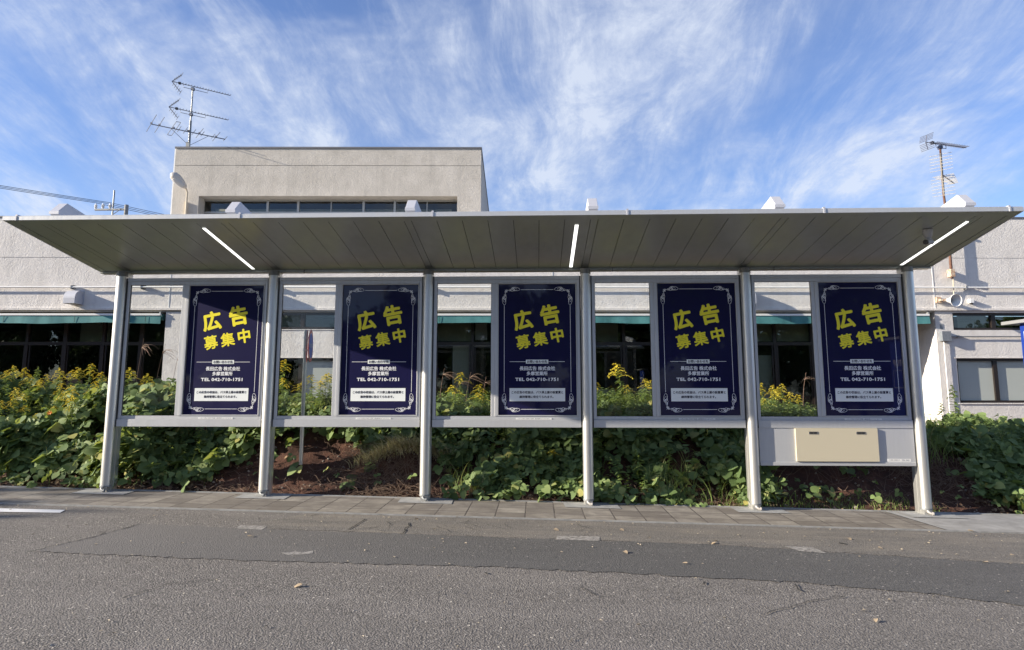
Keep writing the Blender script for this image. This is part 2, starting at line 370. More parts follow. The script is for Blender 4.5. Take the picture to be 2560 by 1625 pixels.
for v in range(len(ed.v)): x, y, z = ed.v[v]; ed.v[v] = (x, y, z+g(x))
struct(ed.build('pavement_edging', 'conc'))
struct(MB().poly([(8.72, -.83, g(8.72)+.016), (8.745, -.83, g(8.745)+.016), (8.645, .10, g(8.645)+.016), (8.62, .10, g(8.62)+.016)]).build('pavement_joint', 'conc'))
for i in range(6):
    x = 1.8*i; h = .30+.03*random.random()
    struct(MB().poly([(a, b, g(a)+.017) for a, b in [(x-h*.8, -.20), (x+h, -.20), (x+h*.95, .098), (x-h*.85, .098)]]).build('post_footing', 'conc'))
def pxs(pts): return [tuple(gnd(*p)[:2]) for p in pts]
sheet('road_marking', pxs([(-40, 1271), (163, 1276), (150, 1283), (-40, 1280)]), 'white_line', .005)
sheet('road_marking', pxs([(-40, 1256), (17, 1257.5), (5, 1261), (-40, 1260)]), 'white_line', .005)
M['worn'] = mat('worn_road_paint', (.4, .38, .34), .85)
_t = noisy(M['worn'], 24, (.17, .16, .15), (.40, .38, .35), 7)
_t.L(_t.rng(_t.noise(_t.co((1, 2, 1)), 26, 8, .72), .34, .50), _t.b.inputs['Alpha'])
sheet('worn_road_marking', jag(pxs([(1393, 1341), (1499, 1343), (1499, 1354), (1390, 1350)]), .006, .03), 'worn', .006)
sheet('worn_road_marking', jag(pxs([(1960, 1368), (2030, 1370), (2068, 1385), (2000, 1380)]), .012, .03), 'worn', .007)
sheet('worn_road_marking', jag(pxs([(600, 1314), (668, 1317), (655, 1326), (592, 1322)]), .012, .03), 'worn', .006)
sheet('worn_road_marking', jag(pxs([(700, 1384), (782, 1379), (780, 1386), (720, 1389)]), .02, .03), 'worn', .006)
cr = MB()
def crack(pts, wd=.006):
    P = []
    for (x0, y0), (x1, y1) in zip(pts, pts[1:]):
        n = max(2, int(math.hypot(x1-x0, y1-y0)/.05))
        P += [(x0+(x1-x0)*i/n+random.uniform(-.012, .012), y0+(y1-y0)*i/n+random.uniform(-.012, .012)) for i in range(n)]
    for (x0, y0), (x1, y1) in zip(P, P[1:]):
        d = Vector((x1-x0, y1-y0)); d = Vector((-d.y, d.x)).normalized()*wd*random.uniform(.3, 1)
        cr.poly([(x0-d.x, y0-d.y, g(x0)+.008), (x1-d.x, y1-d.y, g(x1)+.008), (x1+d.x, y1+d.y, g(x1)+.008), (x0+d.x, y0+d.y, g(x0)+.008)])
crack(pxs([(70, 1382), (225, 1346), (290, 1328), (362, 1309)]), .007); crack(pxs([(225, 1334), (285, 1330)]), .004)
crack(pxs([(868, 1326), (900, 1310), (920, 1296)]), .008); crack(pxs([(1005, 1335), (1020, 1318), (1026, 1306)]), .012)
crack(pxs([(775, 1293), (800, 1284)]), .007); crack(pxs([(1985, 1462), (1998, 1475), (2020, 1488)]), .012)
crack(pxs([(1760, 1458), (1770, 1468)]), .012); crack(pxs([(1210, 1432), (1228, 1441)]), .008); crack(pxs([(2100, 1360), (2135, 1364)]), .02)
for k in range(16):
    q = gnd(random.uniform(880, 1500), random.uniform(1298, 1340)); a = random.uniform(0, 3.1); P = [(q[0], min(-.88, q[1]))]
    for m_ in range(3): a += random.uniform(-.6, .6); P.append((P[-1][0]+.11*math.cos(a), min(-.88, P[-1][1]+.11*math.sin(a))))
    crack(P, .0035)
for pts in ([(300, 1500), (420, 1462), (560, 1447)], [(1900, 1540), (2050, 1500), (2130, 1492)], [(1450, 1470), (1490, 1490), (1560, 1497)]): crack(pxs(pts), .0045)
struct(cr.build('road_cracks', 'crack'))

gr_ = MB()
for k in range(420):
    x = random.uniform(-1.5, 10.5); y = -.86-3.6*random.random()**1.7; r = random.uniform(.003, .008); z = g(x)+.009; a = random.uniform(0, 6.28)
    gr_.poly([(x+r*2*math.cos(a), y+r*2*math.sin(a), z), (x-r*math.sin(a), y+r*math.cos(a), z+r), (x-r*2*math.cos(a), y-r*2*math.sin(a), z), (x+r*math.sin(a), y-r*math.cos(a), z+r*.6)])
M['grit'] = mat('road_grit', (.34, .29, .22), .9)
stuff(gr_.build('road_grit', 'grit'), 'tiny pale grit and leaf crumbs scattered on the asphalt', 'grit')
# ---------------------------------------------------------------- planted bank
def bank(x, y):
    x = np.asarray(x, float); y = np.asarray(y, float)
    y0 = .15+.10*(vn(x*1.3+3, x*0+2)-.5); t = np.clip((y-y0)/(1.42+.3*(vn(x*.6, x*0+9)-.5)), 0, 1); s = t*t*(3-2*t)
    H = .80+.14*(vn(x*.5+8, x*0+1)-.5)*2*.6
    H = H - .05*np.clip(x-8, 0, 3)
    mound = .17*np.exp(-((x-3.25)/.42)**2-((y-.72)/.26)**2)
    back = np.clip((y-2.4)/2, 0, 1); H = H*(1-.35*back)
    lump = (fbm(x*4, y*4)-.5)*.10*np.clip(t*4, 0, 1)+(fbm(x*13, y*13, 3)-.5)*.05*np.clip(t*6, 0, 1)
    return G0+GS*x-.02+.03*np.clip(t*10, 0, 1)+s*H+lump+mound
def bgrid():
    xs = np.concatenate([np.arange(-40, -4, .5), np.arange(-4, 13.5, .045), np.arange(13.5, 40, .5)]); ys = np.concatenate([np.arange(.128, 2.3, .045), np.arange(2.3, 12, .5)])
    X, Y = np.meshgrid(xs, ys, indexing='ij'); Z = bank(X, Y); V = np.stack([X, Y, Z], -1).reshape(-1, 3)
    n, k = len(xs), len(ys); i = np.arange(n-1)[:, None]*k+np.arange(k-1)[None]; i = i.ravel()
    o = npmesh('soil_bank', V, np.stack([i, i+k, i+k+1, i+1], 1), 'soil', None, False)
    o.data.polygons.foreach_set('use_smooth', [True]*len(o.data.polygons)); struct(o)
bgrid()
def holes(x, y):
    """0 on bare soil, 1 where plants cover the bank"""
    t = (y-.15)/1.42
    wob = (fbm(x*2.6, y*2.6)-.5)
    d1 = np.hypot((x-2.05)/1.05, (t-.16)/.42)+wob*.7
    d2 = np.hypot((x-3.15)/.62, (t-.12)/.42)+wob*.7
    d3 = np.hypot((x-8.75)/1.15, (t-.10)/.52)+wob*.6
    d4 = np.hypot((x-9.5)/.42, (t-.45)/.38)+wob*.5
    return np.minimum(np.minimum(d1, d2), np.minimum(d3, d4))
# kudzu
def leaflet_template():
    ts = [0, .12, .40, .74, 1]; ws = [0, .38, .50, .36, 0]
    mid = [(t, 0, -.16*t*t) for t in ts]; Lf = [(t-.05, w_, .10*w_-.16*t*t) for t, w_ in zip(ts[1:4], ws[1:4])]; Rt = [(t-.05, -w_, .10*w_-.16*t*t) for t, w_ in zip(ts[1:4], ws[1:4])]
    v = mid+Lf+Rt
    f = [(0, 1, 5, 5), (1, 2, 6, 5), (2, 3, 7, 6), (3, 4, 7, 7), (0, 8, 1, 1), (1, 8, 9, 2), (2, 9, 10, 3), (3, 10, 4, 4)]
    tri = []
    for q in f:
        q = list(dict.fromkeys(q))
        tri.append((q[0], q[1], q[2]))
        if len(q) == 4: tri.append((q[0], q[2], q[3]))
    return np.array(v), np.array(tri)
LV, LF = leaflet_template()
def trifoliate(pos, n, d, size):
    """three leaflets around each point"""
    X, Y, Z = frame(n, d); P, XX, YY, ZZ, S = [], [], [], [], []
    for ang, k in ((0, 1.), (1.35, .88), (-1.35, .88)):
        a = ang+rng.normal(0, .15, len(pos)); dx = X*np.cos(a)[:, None]+Y*np.sin(a)[:, None]
        nn = Z+rng.normal(0, .28, pos.shape); x2, y2, z2 = frame(nn, dx)
        P.append(pos+dx*size[:, None]*(.10 if ang else .28)); XX.append(x2); YY.append(y2); ZZ.append(z2); S.append(size*k*rng.uniform(.8, 1.1, len(pos)))
    return instances(LV, LF, *(np.concatenate(a) for a in (P, XX, YY, ZZ, S)))
def kudzu():
    N = 31000
    x = np.concatenate([rng.uniform(-4.2, 12.6, N), rng.uniform(-3.6, 1.0, 5000), rng.uniform(9.6, 12.2, 3500)]); y = rng.uniform(.10, 2.5, len(x))
    t = (y-.15)/1.42
    dens = np.clip((fbm(x*2.1, y*2.1)-.34)*4.0, .08, 1)
    mid = np.clip(1-np.abs(x-5.2)/2.9, 0, 1)                              # more grass and herbs on top of the middle bays
    keep = (rng.random(len(x)) < dens*(1-.45*mid*np.clip((t-.75)*4, 0, 1)))
    hol = holes(x, y); keep &= (hol > 1) | (rng.random(len(x)) < .035)
    keep &= (t > .12) | (rng.random(len(x)) < .45); keep &= (x > 1.5) | (t > .2+.1*vn(x*3, x*0)) | (rng.random(len(x)) < .25)
    x, y, t = x[keep], y[keep], t[keep]
    cl_ = np.clip((fbm(x*1.6+40, y*1.6)-.25)*2, 0, 1)
    thick = .05+.26*cl_+.34*cl_*np.clip((1.3-x)/1.2, 0, 1)*np.clip(t*2, .15, 1)+.10*np.clip((x-9.8)/.8, 0, 1)
    hh = rng.random(len(x))**.6*thick
    pos = np.stack([x, y-.45*hh*(t < 1), bank(x, y)+.02+hh*np.where(t < 1, .85, 1.)], 1)
    pos[:, 1] = np.maximum(pos[:, 1], .115)
    n = np.stack([rng.normal(-.12, .35, len(x)), rng.normal(-.55, .35, len(x)), rng.uniform(.35, 1.1, len(x))], 1)
    d = np.stack([rng.normal(0, .8, len(x)), rng.normal(-.6, .5, len(x)), rng.normal(-.5, .3, len(x))], 1)
    size = .042+.110*rng.random(len(x))**1.8*(1+.15*np.clip((1.2-x), 0, 1))
    size *= np.where(t < .18, .75, 1)
    V, Fq = trifoliate(pos, n, d, size)
    stuff(npmesh('kudzu_vines', V, Fq, 'kudzu'), 'broad green kudzu leaves covering the bank behind the shelter', 'vines')
kudzu()
def blades(n, x, y, z, h, bend, wd, seg=4, lean=None):
    """curved grass blades as strips"""
    az = rng.uniform(0, 2*math.pi, n) if lean is None else lean
    dirv = np.stack([np.cos(az), np.sin(az), np.zeros(n)], 1); side = np.stack([-np.sin(az), np.cos(az), np.zeros(n)], 1)
    tw = rng.uniform(0, math.pi, n); side = side*np.cos(tw)[:, None]+dirv*np.sin(tw)[:, None]*.6
    base = np.stack([x, y, z], 1); rows = []
    for i in range(seg+1):
        s = i/seg; c = base+dirv*(bend*h*s**2)[:, None]+np.array([0, 0, 1])*(h*(s-.45*bend*s**2.2))[:, None]
        ww = (wd*(1-s**1.6)+.0006)[:, None]; rows += [c-side*ww, c+side*ww]
    V = np.stack(rows, 1); k = V.shape[1]
    f = np.array([(2*i, 2*i+1, 2*i+3, 2*i+2) for i in range(seg)])
    return V.reshape(-1, 3), (f[None]+(np.arange(n)*k)[:, None, None]).reshape(-1, 4)
def grass():
    n = 24000
    x = np.concatenate([rng.uniform(-4, 12, 8000), rng.uniform(1.9, 8.6, n-8000)]); y = rng.uniform(.2, 2.4, n); t = (y-.15)/1.42
    cl = fbm(x*2.2+9, y*2.2+4); keep = (cl > .50) & (holes(x, y) > 1.05)
    keep &= (t > .75) | (rng.random(n) < .30)
    x, y = x[keep], y[keep]; n = len(x)
    V, Fq = blades(n, x, y, bank(x, y), rng.uniform(.16, .50, n), rng.uniform(.2, .9, n), rng.uniform(.0025, .006, n))
    stuff(npmesh('grass', V, Fq, 'grass'), 'long green grass growing among the vines on the bank', 'grass')
    m = 1500; x = rng.uniform(9.2, 11.8, m); y = rng.uniform(.9, 2.0, m)
    V, Fq = blades(m, x, y, bank(x, y), rng.uniform(.22, .52, m), rng.uniform(.4, 1.1, m), rng.uniform(.003, .007, m))
    stuff(npmesh('bank_top_grass', V, Fq, 'grass'), 'arching grass on the bank top right of the last post', 'grass')
    m = 900; x = rng.uniform(5.5, 9.3, m); y = rng.uniform(.13, .42, m)
    V, Fq = blades(m, x, y, bank(x, y), rng.uniform(.04, .14, m), rng.uniform(.3, 1, m), rng.uniform(.002, .005, m))
    stuff(npmesh('verge_weeds', V, Fq, 'herb'), 'short weeds sprouting along the back edge of the pavement', 'weeds')
grass()
def herbs():
    """leafy upright stems filling the top of the middle bays"""
    S = 3000; x = np.concatenate([rng.uniform(1.9, 8.5, 1900), rng.uniform(-4, 12, 1100)]); y = np.where(np.arange(S) < 1900, rng.uniform(1.0, 2.4, S), rng.uniform(.35, 2.4, S)); z = bank(x, y)
    keep = (holes(x, y) > 1.15); x, y, z = x[keep], y[keep], z[keep]; S = len(x); h = rng.uniform(.14, .44, S)
    k = 22; s = np.tile(np.linspace(.1, 1, k), S); i = np.repeat(np.arange(S), k); az = rng.uniform(0, 2*math.pi, S*k)
    pos = np.stack([x[i]+rng.normal(0, .006, S*k), y[i], z[i]+h[i]*s], 1)
    d = np.stack([np.cos(az), np.sin(az), rng.uniform(-.1, .7, S*k)], 1); n = np.stack([rng.normal(0, .3, S*k), rng.normal(0, .3, S*k), np.ones(S*k)], 1)
    X, Y, Z = frame(n, d); tv = LV*np.array([1, .36, 1]); V, Fq = instances(tv, LF, pos, X, Y, Z, rng.uniform(.05, .10, S*k)*(1.15-.5*s))
    stuff(npmesh('herb_undergrowth', V, Fq, 'herb'), 'narrow-leaved green herbs along the top of the bank', 'undergrowth')
herbs()
def litter():
    n = 5200; x = rng.uniform(-4, 12, n); y = .12+rng.random(n)**1.6*.9; hol = holes(x, y)
    keep = (y < .42+.2*vn(x*2, x*0)) | (hol < 1.15); keep &= ~((hol < .9) & (rng.random(n) < .93)); x, y = x[keep], y[keep]; n = len(x)
    pos = np.stack([x, y, bank(x, y)+.012+.02*rng.random(n)], 1); az = rng.uniform(0, 6.28, n)
    X, Y, Z = frame(np.stack([rng.normal(0, .5, n), rng.normal(-.4, .5, n), np.ones(n)], 1), np.stack([np.cos(az), np.sin(az), 0*az], 1))
    V, Fq = instances(LV*np.array([1, .7, 2.2]), LF, pos, X, Y, Z, rng.uniform(.02, .06, n))
    stuff(npmesh('leaf_litter', V, Fq, 'litter'), 'dry brown leaves lying along the foot of the bank', 'leaf litter')
litter()
def vines():
    mb = MB()
    def one(x, y, L_, r, hang=0):
        az = random.uniform(0, 6.28); P = []
        for i in range(7):
            P.append((x, y, float(bank(x, y))+.015+random.uniform(0, .05)+hang*math.sin(math.pi*i/6)))
            az += random.uniform(-.7, .7); x += math.cos(az)*L_/6; y = max(.13, y+math.sin(az)*L_/6*.7)
        mb.tube(P, r, 4, r*.5, False)
    for i in range(330): one(random.gauss(3.15, .33), .15+abs(random.gauss(.35, .30)), random.uniform(.2, .7), random.uniform(.0018, .004), random.uniform(0, .10))
    for i in range(260): one(random.gauss(9.55, .33), random.gauss(.85, .22), random.uniform(.2, .6), random.uniform(.002, .004), random.uniform(0, .08))
    for i in range(90): one(random.uniform(7.4, 9.6), random.uniform(.2, 1.0), random.uniform(.2, .7), random.uniform(.0015, .0035), random.uniform(0, .05))
    for i in range(420): one(random.uniform(-4, 7.5), .13+abs(random.gauss(.12, .16)), random.uniform(.12, .5), random.uniform(.0015, .0035), random.uniform(0, .04))
    for i in range(50): one(random.uniform(1, 2.9), random.uniform(.3, 1.3), random.uniform(.12, .5), random.uniform(.0015, .003), .02)
    stuff(mb.build('dry_vines', 'twig'), 'tangled dry brown vines and roots on the bare soil', 'dry vines')
    st = MB()
    for i in range(300):
        x = random.choice([random.uniform(1, 3.4), random.uniform(7.6, 11)]); y = random.uniform(.16, 1.0); r = random.uniform(.005, .016)*(2 if random.random() < .06 else 1)
        c = Vector((x, y, float(bank(x, y))+r*.4)); st.lathe([(0, -r), (r*.8, -r*.5), (r*random.uniform(.8, 1.2), 0), (r*.7, r*.6), (0, r*.8)], 6, c, (random.uniform(-.4, .4), random.uniform(-.4, .4), 1))
    stuff(st.build('pebbles', 'stone'), 'small pebbles and clods scattered on the bare soil', 'pebbles')
vines()
def drygrass():
    n = 1300; y = .62+rng.random(n)*.24; x = 2.78+(y-.60)*4+rng.normal(0, .13, n)
    V, Fq = blades(n, x, y, bank(x, y)+.02, rng.uniform(.12, .36, n), rng.uniform(.7, 1.4, n), rng.uniform(.002, .006, n), 4, rng.normal(-1.9, .8, n))
    tag(npmesh('dry_grass_clump', V, Fq, 'straw'), 'pale dry grass clump flopped over the bank beside the third shelter post', 'dry grass')
drygrass()

# ---------------------------------------------------------------- goldenrod and silvergrass
def make_goldenrod(seed, flower):
    rs = np.random.default_rng(seed); root = thing('goldenrod', 'goldenrod', 'wildflower')
    lean = rs.normal(0, .05, 2); H = 1.
    sp = [(lean[0]*s*s*H, lean[1]*s*s*H, H*s) for s in np.linspace(0, 1, 8)]
    MB().tube(sp, .006, 6, .0025).build('stem', 'stem', root)
    k = 74; s = rs.uniform(.18, .93, k); az = rs.uniform(0, 6.28, k)
    pos = np.stack([lean[0]*s*s, lean[1]*s*s, s], 1); d = np.stack([np.cos(az), np.sin(az), rs.uniform(-.1, .7, k)], 1)
    X, Y, Z = frame(np.stack([rs.normal(0, .2, k), rs.normal(0, .2, k), np.ones(k)], 1), d)
    V, Fq = instances(LV*np.array([1, .30, 1.2]), LF, pos, X, Y, Z, rs.uniform(.09, .15, k)*(1.1-.45*s)); npmesh('leaves', V, Fq, 'herb', root)
    P = []
    nb = 13 if flower else 9
    for b in range(nb):
        f = b/nb; z0 = .74+.25*f; a = b*2.4+rs.normal(0, .3); L_ = (.20*(1-f)+.04)*rs.uniform(.8, 1.2)*(1 if flower else .4)
        for q in np.linspace(.10, 1, 22):
            c = np.array([lean[0]+math.cos(a)*L_*q, lean[1]+math.sin(a)*L_*q, z0+L_*(.75*q-.75*q*q*1.1)])
            for r in range(3): P.append(c+rs.normal(0, .0055, 3)+np.array([0, 0, .007]))
    P = np.array(P); n = len(P); az = rs.uniform(0, 6.28, n)
    X, Y, Z = frame(np.stack([rs.normal(0, .6, n), rs.normal(-.5, .6, n), np.ones(n)], 1), np.stack([np.cos(az), np.sin(az), rs.normal(0, .5, n)], 1))
    tv = np.array([(-.5, 0, 0), (0, -.42, .1), (.5, 0, 0), (0, .42, .1)]); V, Fq = instances(tv, np.array([(0, 1, 2, 3)]), P, X, Y, Z, rs.uniform(.009, .017, n))
    npmesh('flower_plume', V, Fq, 'gold' if flower else 'herb', root); return root
GR = [make_goldenrod(100+i, True) for i in range(5)] + [make_goldenrod(200, False)]
used = set()
def put_gold(px, py, y, kind, label, group, wide=1.):
    p = aty(px, py, y); zb = float(bank(p[0], y)); h = p[2]-zb; h = max(.28, min(1.15, h))
    src = GR[kind]; o = src if kind not in used else copy_tree(src); used.add(kind)
    o.location = (p[0], y, p[2]-h); s = h; o.scale = (max(.62, s)*wide,)*2+(s,); o.rotation_euler = (0, 0, random.uniform(0, 6.28))
    tag(o, label, 'wildflower', group); return o
GRP = 'goldenrod on the bank'
left_top = [(37, 913), (56, 918), (78, 936), (120, 935), (147, 919), (139, 942), (178, 924), (206, 918), (221, 908), (252, 929), (110, 955), (18, 925), (98, 948)]
left_low = [(42, 968), (70, 981), (141, 958), (162, 981), (218, 986), (7, 1000), (134, 1014), (155, 1030), (90, 1033), (42, 990), (168, 994), (247, 953), (62, 1012), (190, 962), (200, 1040)]
for p in left_top: put_gold(*p, random.uniform(1.5, 2.1), random.randrange(5), 'goldenrod in bloom along the crest of the leafy bank left of the first post', GRP, .85)
for p in left_low: put_gold(*p, random.uniform(.75, 1.25), random.randrange(5), 'goldenrod bloom poking through the leaves low on the bank left of the first post', GRP, .75)
for p in [(322, 918), (339, 958), (367, 933), (367, 961), (393, 950), (398, 984), (410, 968)]: put_gold(*p, random.uniform(1.3, 1.9), random.randrange(5), 'goldenrod in bloom seen through the clear pane between the first two posts', GRP)
put_gold(708, 898, 1.7, 0, 'tall goldenrod spike rising beside the second post against a dark window', GRP)
for p in [(705, 944), (746, 958)]: put_gold(*p, 1.5, random.randrange(5), 'short goldenrod left of the round sign behind the second clear pane', GRP)
for p in [(784, 936), (800, 952), (814, 934), (830, 932)]: put_gold(*p, random.uniform(1.4, 1.8), random.randrange(5), 'bright goldenrod plume right of the round sign behind the second clear pane', GRP, 1.2)
put_gold(1146, 930, 1.6, 3, 'tallest goldenrod behind the clear pane right of the third post', GRP)
for p in [(1138, 962), (1200, 960), (1188, 982)]: put_gold(*p, 1.5, random.randrange(5), 'small goldenrod behind the clear pane right of the third post', GRP)
put_gold(1556, 908, 1.6, 1, 'tall golden plume standing alone above the rest behind the fourth clear pane', GRP, 1.1)
for p in [(1489, 950), (1562, 962), (1610, 946), (1623, 950)]: put_gold(*p, random.uniform(1.4, 1.8), random.randrange(5), 'low goldenrod around the tall one behind the fourth clear pane', GRP)
for p in [(1911, 957), (1930, 962), (1945, 966), (1957, 959), (1964, 980), (1907, 995), (2000, 986), (1938, 975)]: put_gold(*p, random.uniform(1.35, 1.7), random.randrange(5), 'goldenrod cluster in bloom behind the fifth clear pane', GRP, .85)
put_gold(436, 1106, .75, 2, 'single small goldenrod low on the slope between the first two posts', GRP)
put_gold(1381, 1124, .7, 4, 'goldenrod half hidden in leaves under the third poster', GRP)
put_gold(92, 915, 1.9, 5, 'tall green unopened goldenrod shoot at the far left of the bank', GRP)
put_gold(2383, 960, 1.5, 5, 'tall pale green weed spike beside the right window sill', GRP)
put_gold(2353, 1006, 1.4, 5, 'short weed spike at the foot of the white pier', GRP)
def make_silvergrass(seed):
    rs = np.random.default_rng(seed); root = thing('silvergrass', 'silvergrass', 'grass plant')
    a = rs.uniform(-.5, .5); P = [(a*.25*s**2.5, .05*s, s) for s in np.linspace(0, 1, 9)]
    MB().tube(P, .004, 5, .0018).build('stalk', 'plume', root)
    mb = MB(); c = Vector(P[-2]); sg = 1 if a > 0 else -1
    for i in range(9):
        an = rs.uniform(-.4, 1.4); L_ = rs.uniform(.14, .24); az = rs.normal(0, .6)
        pts = [c+Vector((sg*math.cos(az)*L_*q, math.sin(az)*L_*q, L_*(an*q-(.5+an*.5)*q*q))) for q in np.linspace(0, 1, 6)]
        mb.tube(pts, .0032, 4, .001, False)
    mb.build('plume', 'plume', root)
    n = 5; V, Fq = blades(n, np.zeros(n), np.zeros(n), np.zeros(n), rs.uniform(.5, .8, n), rs.uniform(.4, .9, n), rs.uniform(.004, .007, n)); npmesh('blades', V, Fq, 'grass', root)
    return root
SG = [make_silvergrass(40+i) for i in range(3)]
for i, (px, py, lab) in enumerate([(345, 845, 'tallest brown silvergrass plume behind the first clear pane'), (391, 860, 'drooping silvergrass plume beside the pier edge behind the first clear pane'), (432, 880, 'pale silvergrass plume against the white pier behind the first clear pane'),
        (1099, 920, 'reddish silvergrass plume close to the third post'), (1130, 946, 'leaning silvergrass stalk behind the third clear pane'), (1163, 930, 'arching silvergrass plume above the goldenrod behind the third clear pane'),
        (1205, 942, 'small silvergrass plume near the right edge of the third clear pane'), (2003, 930, 'silvergrass plume leaning right behind the fifth clear pane')]):
    o = SG[i] if i < 3 else copy_tree(SG[i % 3]); p = aty(px, py, 1.9); h = p[2]-float(bank(p[0], 1.9)); o.location = (p[0], 1.9, p[2]-h)
    o.scale = (1, 1, h); o.rotation_euler = (0, 0, random.uniform(-.4, .4)); tag(o, lab, 'grass plant', 'silvergrass on the bank')
fl = MB()
for k in range(6): a = k*1.047; fl.poly([(0, 0, 0), (.022*math.cos(a-.4), .022*math.sin(a-.4), .006), (.034*math.cos(a), .034*math.sin(a), .002), (.022*math.cos(a+.4), .022*math.sin(a+.4), .006)])
o = fl.build('orange_flower', 'orange'); p = aty(124, 1032, .55); o.location = p.tolist(); o.rotation_euler = (1.1, 0, .2); tag(o, 'single small orange flower among the leaves left of the first post', 'flower')

# ---------------------------------------------------------------- bus shelter
SH = thing('bus_shelter', 'long silver bus shelter with six posts and lean-to roof on the pavement', 'bus shelter')
def zs(y): return 2.878-.1654*(y+1.42)
for i in range(6):
    x = 1.8*i; z0 = g(x)+.02
    p = MB().lathe([(0, z0+.05), (.057, z0+.05), (.057, 2.575), (0, 2.575)], 40, (x, 0, 0))
    p.box(x-.047, x+.047, .035, .135, z0-.03, 2.60)
    p.box(x-.040, x+.040, -.035, .0345, z0-.03, z0+.049)
    for sx in (-1, 1): p.box(x+sx*.0485-.0015, x+sx*.0485+.0015, .065, .105, z0+.02, 2.55)
    po = p.build('post', 'alu', SH, True)
    MB().lathe([(.0575, 2.545), (.061, 2.545), (.061, 2.60), (0, 2.60)], 32, (x, 0, 0)).build('top_collar', 'silver_dark', po, True)
    MB().lathe([(.0575, z0+.044), (.0590, z0+.044), (.0590, z0+.062), (.0575, z0+.062)], 32, (x, 0, 0)).build('foot_ring', 'galv', po, True)
    e = MB().tube([(x-.012, -.036, z0+.052), (x-.012, -.056, z0+.030), (x+.010, -.066, z0+.014), (x+.030, -.068, z0+.012)], (.0125), 12)
    e.tube([(x+.022, -.068, z0+.012), (x+.036, -.070, z0+.012)], .0165, 12); e.build('drain_elbow', 'galv' if i < 3 else 'pvc_pale', po, True)
# roof
rf = MB()
rf.prism([(-1.418, zs(-1.418)+.012), (.175, zs(.175)+.012), (.175, zs(.175)+.05), (-1.418, zs(-1.418)+.035)], -.325, 9.315, 'x')
roof = rf.build('roof', 'silver', SH)
so_ = MB(); edges = []
xs = []
for i in range(6): xs += [1.8*i-.035, 1.8*i+.036]+([1.8*i+.036+.2469*k for k in range(1, 7)] if i < 5 else [])
xs = [-.25]+xs+[9.25]
for a, b in zip(xs, xs[1:]):
    c, d = a+.0026, b-.0026
    so_.v += [(c, -1.312, zs(-1.312)), (d, -1.312, zs(-1.312)), (d, .098, zs(.098)), (c, .098, zs(.098)), (c, -1.312, zs(-1.312)+.009), (d, -1.312, zs(-1.312)+.009), (d, .098, zs(.098)+.009), (c, .098, zs(.098)+.009)]
    k = len(so_.v)-8; so_.f += [(k, k+1, k+2, k+3), (k+4, k+7, k+6, k+5), (k, k+4, k+5, k+1), (k+1, k+5, k+6, k+2), (k+2, k+6, k+7, k+3), (k+3, k+7, k+4, k)]
so_.build('soffit', 'soffit', roof)
bk = MB(); bk.prism([(-1.31, zs(-1.31)+.0095), (.10, zs(.10)+.0095), (.10, zs(.10)+.0115), (-1.31, zs(-1.31)+.0115)], -.25, 9.25, 'x'); bk.build('soffit_backing', 'black', roof)
bd = MB()   # underside border
bd.prism([(-1.418, zs(-1.418)-.004), (-1.315, zs(-1.315)-.004), (-1.315, zs(-1.315)+.0118), (-1.418, zs(-1.418)+.0118)], -.325, 9.315, 'x')
for a, b in ((-.325, -.253), (9.253, 9.315)): bd.prism([(-1.3145, zs(-1.3145)-.004), (.10, zs(.10)-.004), (.10, zs(.10)+.0118), (-1.3145, zs(-1.3145)+.0118)], a, b, 'x')
bd.build('soffit_border', 'soffit', roof)
fa = MB(); fa.box(-.335, 9.325, -1.432, -1.4185, zs(-1.42)-.008, zs(-1.42)+.032); fa.box(-.335, 9.325, -1.4185, -1.405, zs(-1.42)+.0355, zs(-1.42)+.040)
for a, b in ((-.338, -.3255), (9.3155, 9.328)): fa.prism([(-1.4175, zs(-1.42)-.008), (.18, zs(.18)-.008), (.18, zs(.18)+.055), (-1.4175, zs(-1.42)+.036)], a, b, 'x')
fa.build('fascia', 'silver', roof, bevel=.0015)
for x in (2.0, 3.86, 5.70, 7.52, -.20, 9.20):
    c = MB().box(x-.008, x+.008, -1.438, -1.4325, zs(-1.42)-.010, zs(-1.42)+.034); c.tube([(x, -1.43, zs(-1.42)+.040), (x, -1.39, zs(-1.42)+.040)], .012, 8); c.build('fascia_clip', 'arm', roof)
for lx in (1.5354, 5.2384, 8.9636):
    s = MB(); s.prism([(-1.177, zs(-1.177)-.006), (.0385, zs(.0385)-.006), (.0385, zs(.0385)-.0005), (-1.177, zs(-1.177)-.0005)], lx-.018, lx+.018, 'x'); ls = s.build('light_strip', 'led', roof)
    hs = MB()
    for a, b in ((lx-.023, lx-.0185), (lx+.0185, lx+.023)): hs.prism([(-1.182, zs(-1.182)-.004), (.0435, zs(.0435)-.004), (.0435, zs(.0435)-.0005), (-1.182, zs(-1.182)-.0005)], a, b, 'x')
    hs.build('light_housing', 'soffit', ls)
rb = MB(); rb.box(-.335, 9.325, .101, .195, 2.601, 2.664); rb.box(-.335, 9.325, .088, .1005, 2.601, 2.612); rb.build('rear_beam', 'soffit', SH, bevel=.002)
jn = MB()
for x in (2.12, 4.02, 5.72, 7.56): jn.box(x-.004, x+.004, .084, .1, 2.585, 2.655)
jn.build('beam_joint', 'silver_dark', SH)
for i in range(6):
    x = 1.8*i; y0 = -1.2
    a = MB(); prof = [(y0, 2.994), (y0, 3.020), (-1.078, 3.131), (.05, 3.131-.1654*1.12), (.05, 2.76), (-1.12, 2.955)]
    a.prism(prof, x-.046, x+.046, 'x'); ar = a.build('roof_arm', 'arm', SH, bevel=.003)
    MB().prism([(y0-.003, 2.990), (y0-.003, 3.017), (y0+.004, 3.021), (y0+.004, 2.990)], x-.050, x+.050, 'x').build('arm_cap', 'arm', ar)
